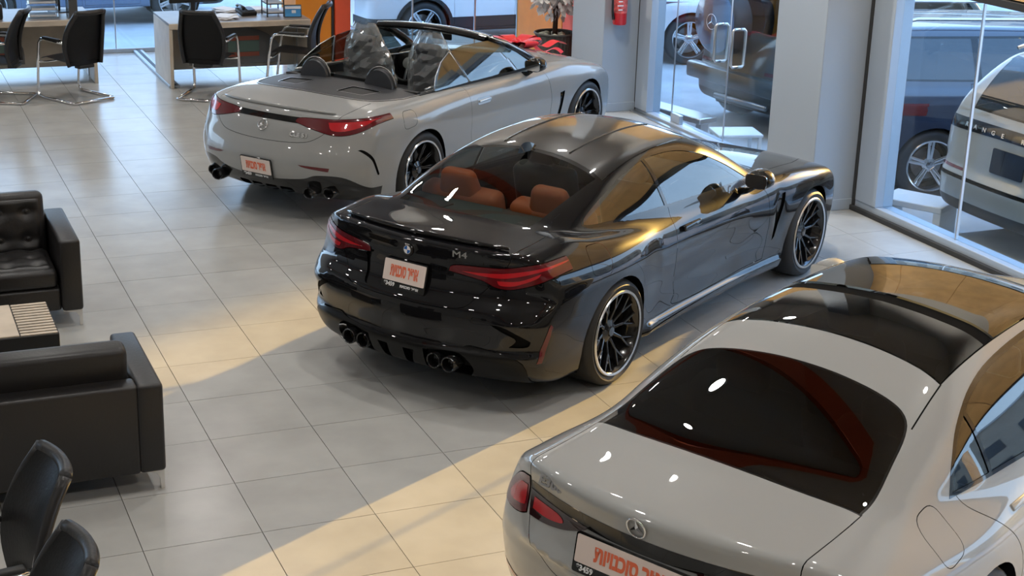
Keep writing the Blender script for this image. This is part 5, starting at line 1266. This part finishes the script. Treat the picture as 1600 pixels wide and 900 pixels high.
# ---------------------------------------------------------------- furniture
M['leg_alu'] = mat('pale_aluminium', (.75, .74, .72), .35, .6)
def make_chair(label, loc, rz, group=None):
    """cantilever chair, faces +x"""
    t = thing('visitor_chair', label, 'chair', loc, rz, group)
    C = M['chrome']; Lm = M['black_leather']
    for s in (1, -1):
        y = s*.27
        MB().tube([(-.33, y, .016), (.24, y, .016), (.29, y, .03), (.305, y, .08), (.27, y, .42), (.235, y, .62), (.20, y, .665), (.14, y, .675), (-.10, y, .665), (-.20, y*.93, .66)], .015, 10).obj('side_frame', C, t, sm=True)
        MB().box((-.0, y, .690), (.30, .045, .025), None, .010, 3).obj('arm_pad', M['matt_black'], t, auto=40)
    MB().tube([(-.33, -.27, .016), (-.345, -.25, .016), (-.345, .25, .016), (-.33, .27, .016)], .015, 10).obj('rear_rail', C, t, sm=True)
    MB().tube([(.26, -.27, .40), (.24, -.18, .395), (.24, .18, .395), (.26, .27, .40)], .011, 8).obj('seat_rail', C, t, sm=True)
    def seat(u, v):
        x = -.22 + .50*u; y = (v - .5)*.47*(1 - .10*(1 - u)**2); z = .44 + .030*u - .05*max(0, u - .8)**2*20 + .012*math.sin(PI*v)
        return x, y, z
    sb = MB().grid(seat, 12, 10); bmesh.ops.solidify(sb.bm, geom=sb.bm.faces[:], thickness=.085)
    sb.obj('seat', Lm, t, auto=50)
    def back(u, v):
        z = .40 + .60*u; w = .46*(.80 + .28*math.sin(PI*min(1, u*.9 + .12))) * (1 - .14*max(0, u - .62)**1.2)
        x = -.225 - .10*u + .055*math.sin(PI*u*1.15) - .07*max(0, u - .8)**1.5*2.2
        y = (v - .5)*w; x += .035*(2*v - 1)**2
        return x, y, z
    bb = MB().grid(back, 16, 10); bmesh.ops.solidify(bb.bm, geom=bb.bm.faces[:], thickness=.062)
    bb.obj('backrest', Lm, t, auto=50)
    rim = [back(1, v) for v in np.linspace(0, 1, 10)]
    MB().tube([(a - .022, b, c - .006) for a, b, c in rim], .028, 8).obj('head_roll', Lm, t, sm=True)
    for s in (0, 1): MB().tube([(lambda p: (p[0] - .026, p[1], p[2]))(back(u, s)) for u in np.linspace(.0, 1, 14)], [.022 + .006*k/13 for k in range(14)], 8).obj('edge_roll', Lm, t, sm=True)
    MB().box((-.20, 0, .385), (.10, .20, .04), None, .01, 2).obj('seat_bracket', M['matt_black'], t, auto=40)
    return t

def tufted(mb, w, h, nx, ny, th, mt, puff=.03):
    """puffed cushion face with button pits on a grid of nx x ny"""
    def fn(u, v):
        e = min(1, min(u, 1 - u, v, 1 - v)/.06)
        z = th*math.sqrt(max(0, 1 - (1 - e)**2))
        fx, fy = u*nx - .5, v*ny - .5
        d = math.hypot((fx - round(fx))*w/nx, (fy - round(fy))*h/ny) if 0 <= round(fx) < nx and 0 <= round(fy) < ny else 9
        z -= puff*math.exp(-(d/.045)**2)
        z -= puff*.25*math.exp(-((fy - round(fy))*h/ny/.02)**2)*(1 if 0 <= round(fy) < ny else 0)
        return Vector(((u - .5)*w, (v - .5)*h, z))
    mb.grid(lambda u, v: mt @ fn(u, v), max(24, nx*12), max(18, ny*10))
    return mb

def make_sofa(label, loc, rz, W=1.92, D=.84, cushion_seats=2):
    """square arm leather sofa facing +y, local origin at floor, centre"""
    t = thing('leather_sofa', label, 'sofa', loc, rz); Lm = M['black_leather']
    def blk(nm, c, s, bev=.02): return MB().box(c, s, None, bev, 3).obj(nm, Lm, t, auto=45)
    blk('base', (0, .02, .20), (W - .28, D - .10, .16)); blk('back_panel', (0, -D/2 + .07, .37), (W - .26, .14, .50))
    for s in (1, -1): blk('armrest', (s*(W/2 - .07), 0, .37), (.14, D, .50), .022)
    sw = (W - .30)/cushion_seats
    for k in range(cushion_seats):
        cx = -W/2 + .15 + sw*(k + .5)
        c = blk('seat_cushion', (cx, .10, .345), (sw - .01, D - .26, .13), .035)
        tufted(MB(), sw - .05, D - .34, 4, 3, .035, Matrix.Translation((cx, .10, .395)), .02).obj('tufted_seat', Lm, c, sm=True)
        tilt = Matrix.Rotation(.16, 4, 'X')
        b = MB().box((0, 0, 0), (sw - .01, .15, .46), tilt, .045, 4).obj('back_cushion', Lm, t, auto=45, loc=(cx, -D/2 + .21, .575))
        tufted(MB(), sw - .07, .38, 4, 2, .035, tilt @ Matrix.Translation((0, .060, 0)) @ Matrix.Rotation(-PI/2, 4, 'X'), .024).obj('tufted_back', Lm, b, sm=True)
        for i in range(4):
            for j in range(2):
                p = tilt @ Vector(((i + .5)/4*(sw - .07) - (sw - .07)/2, .072, (j + .5)/2*.38 - .19))
                MB().ball(p, .016, 2, (1, .6, 1)).obj('button', Lm, b, sm=True)
    for sx in (1, -1):
        for sy in (1, -1):
            x, y = sx*(W/2 - .07), sy*(D/2 - .06)
            lg = MB(); pr = [(.0, .12), (.065, .12), (.065, .0), (.045, .0), (.042, .06), (.025, .095), (-.06, .108), (-.06, .12)]
            lg.prism([(a*1, b) for a, b in pr], -.012, .012, Matrix.Translation((x + sx*.0, y, 0)) @ Matrix.Rotation(0 if sx > 0 else PI, 4, 'Z') @ Matrix.Rotation(PI/2, 4, 'X'))
            lg.obj('leg', M['leg_alu'], t)
    return t

def build_furniture():
    make_sofa('black leather sofa seen from behind, low back, in the left foreground', (.40, 8.09, 0), 0)
    make_sofa('black buttoned leather sofa facing the room at the left edge', (.37, 10.78, 0), PI)
    # low table with a slatted end between the sofas
    t = thing('coffee_table', 'low dark table with pale top and slatted end, between the sofas', 'table', (.40, 9.52, 0))
    D = M['matt_black']
    MB().box((.0, 0, .34), (1.26, .60, .10), None, .004, 1).obj('table_box', D, t, auto=40)
    MB().box((-.11, 0, .394), (1.02, .58, .012), None, .003, 1).obj('tabletop', M['wood'], t, auto=40)
    for k in range(12): MB().box((.515, -.275 + k*.05, .3925), (.215, .027, .009), None, .002, 1).obj('slat', M['wood'], t, auto=40)
    for sx in (1, -1): MB().box((sx*.61, 0, .17), (.03, .58, .30)).obj('table_side', D, t)
    MB().box((0, 0, .10), (1.18, .56, .03)).obj('lower_shelf', D, t)
    for k in range(10): MB().box((.475, -.22 + k*.05, .118), (.215, .022, .012), None, .002, 1).obj('lower_slat', M['wood'], t, auto=40)
    MB().box((.595, 0, .012), (.03, .56, .024)).box((-.595, 0, .012), (.03, .56, .024)).obj('foot', D, t)
    # chairs
    make_chair('black visitor chair at the left picture edge by the left desk', (1.53, 17.98, 0), math.radians(158))
    make_chair('black visitor chair side-on at the right end of the left desk', (2.34, 17.86, 0), math.radians(118))
    make_chair('black visitor chair with its back to us at the right desk', (3.79, 17.58, 0), math.radians(60))
    make_chair('black visitor chair turned left behind the open-top car', (4.86, 17.72, 0), math.radians(152))
    make_chair('black chair edge-on in the bottom left corner, the taller in view', (.27, 6.02, 0), math.radians(188))
    make_chair('black chair edge-on in the bottom left corner, cut by the picture edge', (.26, 5.27, 0), math.radians(186))
    # desks
    def desk(label, x0, x1, y0, arch):
        d = thing('office_desk', label, 'desk', ((x0 + x1)/2, y0 + .47, 0)); w = x1 - x0; Wd = M['wood']
        MB().box((0, 0, .735), (w, .94, .03), None, .004, 1).obj('desktop', M['desk_top'], d, auto=40)
        MB().box((0, -.465, .715), (w, .03, .065), None, .004, 1).obj('front_rail', Wd, d, auto=40)
        for s in (1, -1): MB().box((s*(w/2 - .02), 0, .36), (.04, .94, .72), None, .003, 1).obj('end_panel', Wd, d, auto=40)
        MB().box((0, .20, .40), (w - .08, .025, .62)).obj('modesty_panel', Wd, d)
        for s in (1, -1): MB().box((s*(w/2 - .045), -.02, .36), (.012, .04, .70)).obj('edge_strip', M['satin'], d)
        pl = [(-arch/2, .20)] + [(arch/2*math.cos(a), .32 + .32*math.sin(a)) for a in np.linspace(0, PI, 17)][::-1] + [(arch/2, .20)]
        mt = Matrix.Translation((0, -.14, 0)) @ Matrix.Rotation(PI/2, 4, 'X')
        p = MB().prism(pl, 0, .02, mt).obj('arched_panel', M['smoke'], d)
        for (z, h, m) in ((.50, .05, 'red_print'), (.405, .13, 'teal'), (.31, .05, 'red_print')):
            MB().box((.10, -.163, z), (arch*.34, .006, h)).obj('printed_band', M[m], p)
        for s in (1, -1): MB().box((s*arch*.36, .02, .32), (.05, .34, .04)).obj('panel_bracket', M['satin'], p)
        return d
    desk('pale oak desk with grey top in front of the back window, left one', .20, 2.71, 18.60, .95)
    desk('pale oak desk with grey top beside the orange upright, right one', 3.45, 5.12, 18.06, 1.10)
    z = .75
    # on the right desk
    def monitor(x, y, rz, lab):
        m = thing('computer_monitor', lab, 'monitor', (x, y, z), rz)
        MB().lathe([(.0, 0), (.12, 0), (.12, .012), (.0, .016)], 24).obj('stand_base', M['matt_black'], m, auto=40)
        MB().box((.0, .02, .10), (.05, .025, .19)).obj('stand_neck', M['matt_black'], m)
        MB().box((0, 0, .34), (.58, .035, .36), None, .01, 2).obj('screen_case', M['matt_black'], m, auto=40)
    monitor(3.84, 18.56, .12, 'black computer monitor at the left end of the right desk')
    monitor(2.38, 19.22, -.2, 'black computer monitor at the right end of the left desk')
    monitor(.95, 19.10, .1, 'black computer monitor on the left desk, at the left picture edge')
    p = thing('desk_phone', 'black desk telephone with handset among the papers', 'telephone', (4.46, 18.52, z + .006), .2)
    MB().box((0, 0, .035), (.20, .20, .05), Matrix.Rotation(.2, 4, 'X'), .012, 2).obj('phone_body', M['matt_black'], p, auto=40)
    MB().tube([(-.07, -.09, .085), (-.07, -.05, .105), (-.07, .05, .115), (-.07, .09, .10)], [.024, .016, .016, .024], 8).obj('handset', M['gloss_black'], p, sm=True)
    MB().box((.04, -.02, .066), (.09, .10, .008), Matrix.Rotation(.2, 4, 'X')).obj('keypad', M['smoke'], p)
    rnd = random.Random(3)
    for k, (x, y, lab) in enumerate(((4.16, 18.36, 'loose white sheets left of the telephone'), (4.28, 18.86, 'stack of white papers behind the telephone'), (4.66, 18.84, 'white papers beside the pen rack'))):
        s = thing('paper_stack', lab, 'papers', (x, y, z), rnd.uniform(-.5, .5))
        for i in range(5): MB().box((rnd.uniform(-.03, .03), rnd.uniform(-.03, .03), .003 + i*.006), (.21, .297, .005), rnd.uniform(-.5, .5)).obj('sheet', M['paper'], s)
    r_ = thing('document_rack', 'black wire rack with papers between telephone and blue card', 'rack', (4.76, 18.42, z))
    for sx in (-1, 1):
        for sy in (-1, 1): MB().tube([(sx*.10, sy*.13, 0), (sx*.10, sy*.13, .36)], .008, 6).obj('rack_post', M['matt_black'], r_)
    for k in range(3):
        MB().box((0, 0, .04 + k*.11), (.20, .26, .008)).obj('rack_shelf', M['matt_black'], r_); MB().box((0, 0, .054 + k*.11), (.18, .24, .016)).obj('paper_pile', M['paper'], r_)
    c = thing('desk_calendar', 'small blue and white card in a dark frame at the desk corner', 'calendar', (4.95, 18.22, z), -.1)
    MB().box((0, 0, .075), (.21, .012, .15), Matrix.Rotation(-.2, 4, 'X'), .003, 1).obj('card_frame', M['smoke'], c, auto=40)
    MB().box((0, -.009, .075), (.185, .006, .125), Matrix.Rotation(-.2, 4, 'X')).obj('blue_card', M['screen_blue'], c); MB().box((0, -.0115, .118), (.185, .004, .03), Matrix.Rotation(-.2, 4, 'X')).obj('white_strip', M['paper'], c)
    MB().box((.01, -.013, .07), (.05, .003, .035), Matrix.Rotation(-.2, 4, 'X')).obj('white_mark', M['paper'], c)
    # on the left desk
    tr = thing('paper_tray', 'stack of clear paper trays on the left desk', 'tray', (2.16, 18.86, z), -.08)
    for k in range(4):
        MB().box((0, 0, .02 + k*.075), (.34, .26, .006)).box((-.168, 0, .045 + k*.075), (.006, .26, .05)).box((.168, 0, .045 + k*.075), (.006, .26, .05)).obj('tray_level', M['film'], tr)
        MB().box((0, 0, .032 + k*.075), (.29, .21, .016)).obj('paper_pile', M['paper'], tr)
    pr = thing('printer', 'black printer on the left desk at the left picture edge', 'printer', (1.50, 18.92, z))
    MB().box((0, 0, .09), (.42, .36, .18), None, .02, 2).obj('printer_case', M['matt_black'], pr, auto=40); MB().box((0, -.19, .05), (.30, .06, .02)).obj('output_tray', M['smoke'], pr)
    bx = thing('file_holder', 'dark file holder between paper trays and monitor', 'box', (2.48, 18.80, z)); MB().box((0, 0, .14), (.10, .26, .28), None, .006, 1).obj('holder_case', M['smoke'], bx, auto=40); MB().box((0, 0, .285), (.07, .22, .02)).obj('files', M['paper'], bx)

    # fire extinguisher on the far pillar
    e = thing('fire_extinguisher', 'red fire extinguisher hanging on the grey pillar', 'extinguisher', (7.90, 15.49, 1.0))
    MB().lathe([(.0, .0), (.07, .0), (.078, .015), (.078, .40), (.065, .45), (.03, .47), (.028, .50), (.0, .50)], 28).obj('cylinder', M['red_paint'], e, auto=35)
    MB().lathe([(.0795, .13), (.0795, .34)], 28, caps=False).obj('paper_label', mat('extinguisher_label', (.62, .10, .09), .5, noise=(30, .5)), e, auto=35)
    for k in range(4): MB().box((-.035 + .0*k, -.0775, .17 + k*.045), (.05 + .02*(k % 2), .004, .012)).obj('label_print', M['paper'], e)
    MB().box((0, 0, .52), (.03, .11, .03), None, .008, 2).obj('valve', M['gloss_black'], e, auto=40)
    MB().tube([(-.03, 0, .50), (-.09, -.02, .47), (-.105, -.02, .35), (-.10, -.02, .15), (-.085, -.02, .06)], [.011, .011, .011, .014, .018], 8).obj('hose', M['matt_black'], e, sm=True)
    MB().box((0, .085, .30), (.08, .03, .10)).obj('wall_bracket', M['matt_black'], e)

    # potted tree with cream silk leaves
    t = thing('potted_tree', 'dark fluted pot with a cream-leaved artificial tree before the orange wall', 'plant', (7.76, 16.88, 0)); t.scale = (1, 1, 1.10)
    def fl(u, v):
        a = 2*PI*u; r = (.17 + .06*v)*(1 + .018*math.cos(28*a)); return r*math.cos(a), r*math.sin(a), .62*v
    mb = MB().grid(fl, 168, 5, True); mb.lathe([(.0, .002), (.17, .002)], 40, caps=False); mb.obj('pot', M['pot'], t, sm=True)
    MB().tube([(.238*math.cos(a*PI/20), .238*math.sin(a*PI/20), .62) for a in range(40)], .012, 8, True).obj('pot_rim', M['pot'], t, sm=True)
    MB().lathe([(.0, .57), (.22, .56)], 32, caps=False).obj('soil', M['bark'], t)
    st = MB()
    for k in range(12):
        a = k*.9; st.ball((.12*math.cos(a) - .03, .12*math.sin(a), .60), .05, 1, (1, 1, .6))
    st.obj('pebbles', mat('pale_moss', (.45, .48, .38), .8, noise=(20, .3)), t, sm=True)
    MB().tube([(0, 0, .56), (.01, .01, .8), (-.02, .02, 1.05), (.01, 0, 1.4), (0, 0, 1.7)], [.035, .03, .028, .02, .01], 8).obj('trunk', M['bark'], t, sm=True)
    rnd = random.Random(11); bm = bmesh.new(); br = MB()
    for k in range(16):
        a = k*2.4; zz = .88 + .05*k; tip = Vector((.27*math.cos(a), .27*math.sin(a), zz + .25)); br.tube([(0, 0, zz - .02), tip*.5 + Vector((0, 0, zz*.5)), tip], [.012, .008, .004], 5)
    br.obj('branches', M['bark'], t, sm=True)
    for k in range(1000):
        d = Vector((rnd.gauss(0, 1), rnd.gauss(0, 1), rnd.gauss(0, 1))).normalized()
        c = Vector((0, 0, 1.24)) + Vector((d.x*.33, d.y*.33, d.z*.44))*rnd.uniform(.45, 1.0)
        if c.z < .80 + .25*math.hypot(c.x, c.y)*0: continue
        u = (d + Vector((rnd.gauss(0, .5), rnd.gauss(0, .5), rnd.gauss(-.3, .4)))).normalized(); w = u.orthogonal().normalized(); w.rotate(Matrix.Rotation(rnd.uniform(0, 6), 3, u)); nn = u.cross(w)
        L, ww = rnd.uniform(.07, .12), rnd.uniform(.026, .042)
        q = [c, c + u*L*.4 + w*ww + nn*.01, c + u*L*.75 + w*ww*.7, c + u*L, c + u*L*.75 - w*ww*.7, c + u*L*.4 - w*ww + nn*.01]
        bm.faces.new([bm.verts.new(p) for p in q])
    me = bpy.data.meshes.new('leaves'); bm.to_mesh(me); bm.free(); me.materials.append(M['petal']); o = bpy.data.objects.new('leaves', me); link(o, t); o['kind'] = 'stuff'

    # red bow on the bonnet of the open-top car
    b = thing('gift_bow', 'big shiny red gift bow lying on the grey bonnet', 'bow', (6.50, 15.10, .858), .55)
    def loop(u, v, a, L, w, lift):
        t_ = 2*PI*u; x = L*(.5 - .5*math.cos(t_)); y = .07*math.sin(t_)*2*(.3 + .7*math.sin(t_/2)); zz = lift + .075*math.sin(t_/2)**2 + .075*math.sin(t_)*.5
        p = Vector((x, (v - .5)*w*(.35 + .65*math.sin(t_/2)) , zz)); p.rotate(Matrix.Rotation(a, 3, 'Z')); return p
    for k, (a, L) in enumerate(((0.1, .30), (2.0, .28), (3.3, .30), (4.4, .28), (5.4, .27), (1.1, .25))):
        MB().grid(lambda u, v: loop(u, v, a, L, .17, .02), 20, 5, True).obj('bow_loop', M['bow_red'], b, sm=True)
    MB().ball((0, 0, .07), .05, 2, (1, 1, .8)).obj('bow_knot', M['bow_red'], b, sm=True)
    for a, L in ((-.25, .62), (2.7, .5), (-1.2, .45)):
        MB().grid(lambda u, v: Matrix.Rotation(a, 3, 'Z') @ Vector((.05 + L*u, (v - .5)*.13, .02 + .05*math.sin(u*9)*(1 - .3*u) + .03 - .12*u**2*.6)), 22, 4).obj('ribbon_tail', M['bow_red'], b, sm=True)

build_floor()
build_shell()
build_beams()
build_lamps()
build_panel_fill()
build_street()
build_grey_saloon((3.65, 5.27, 0), math.radians(26.4))
build_black_coupe((3.81, 9.05, 0), math.radians(32.4))
build_grey_cabriolet((3.979, 13.187, 0), .613)
build_furniture()
street_cars()
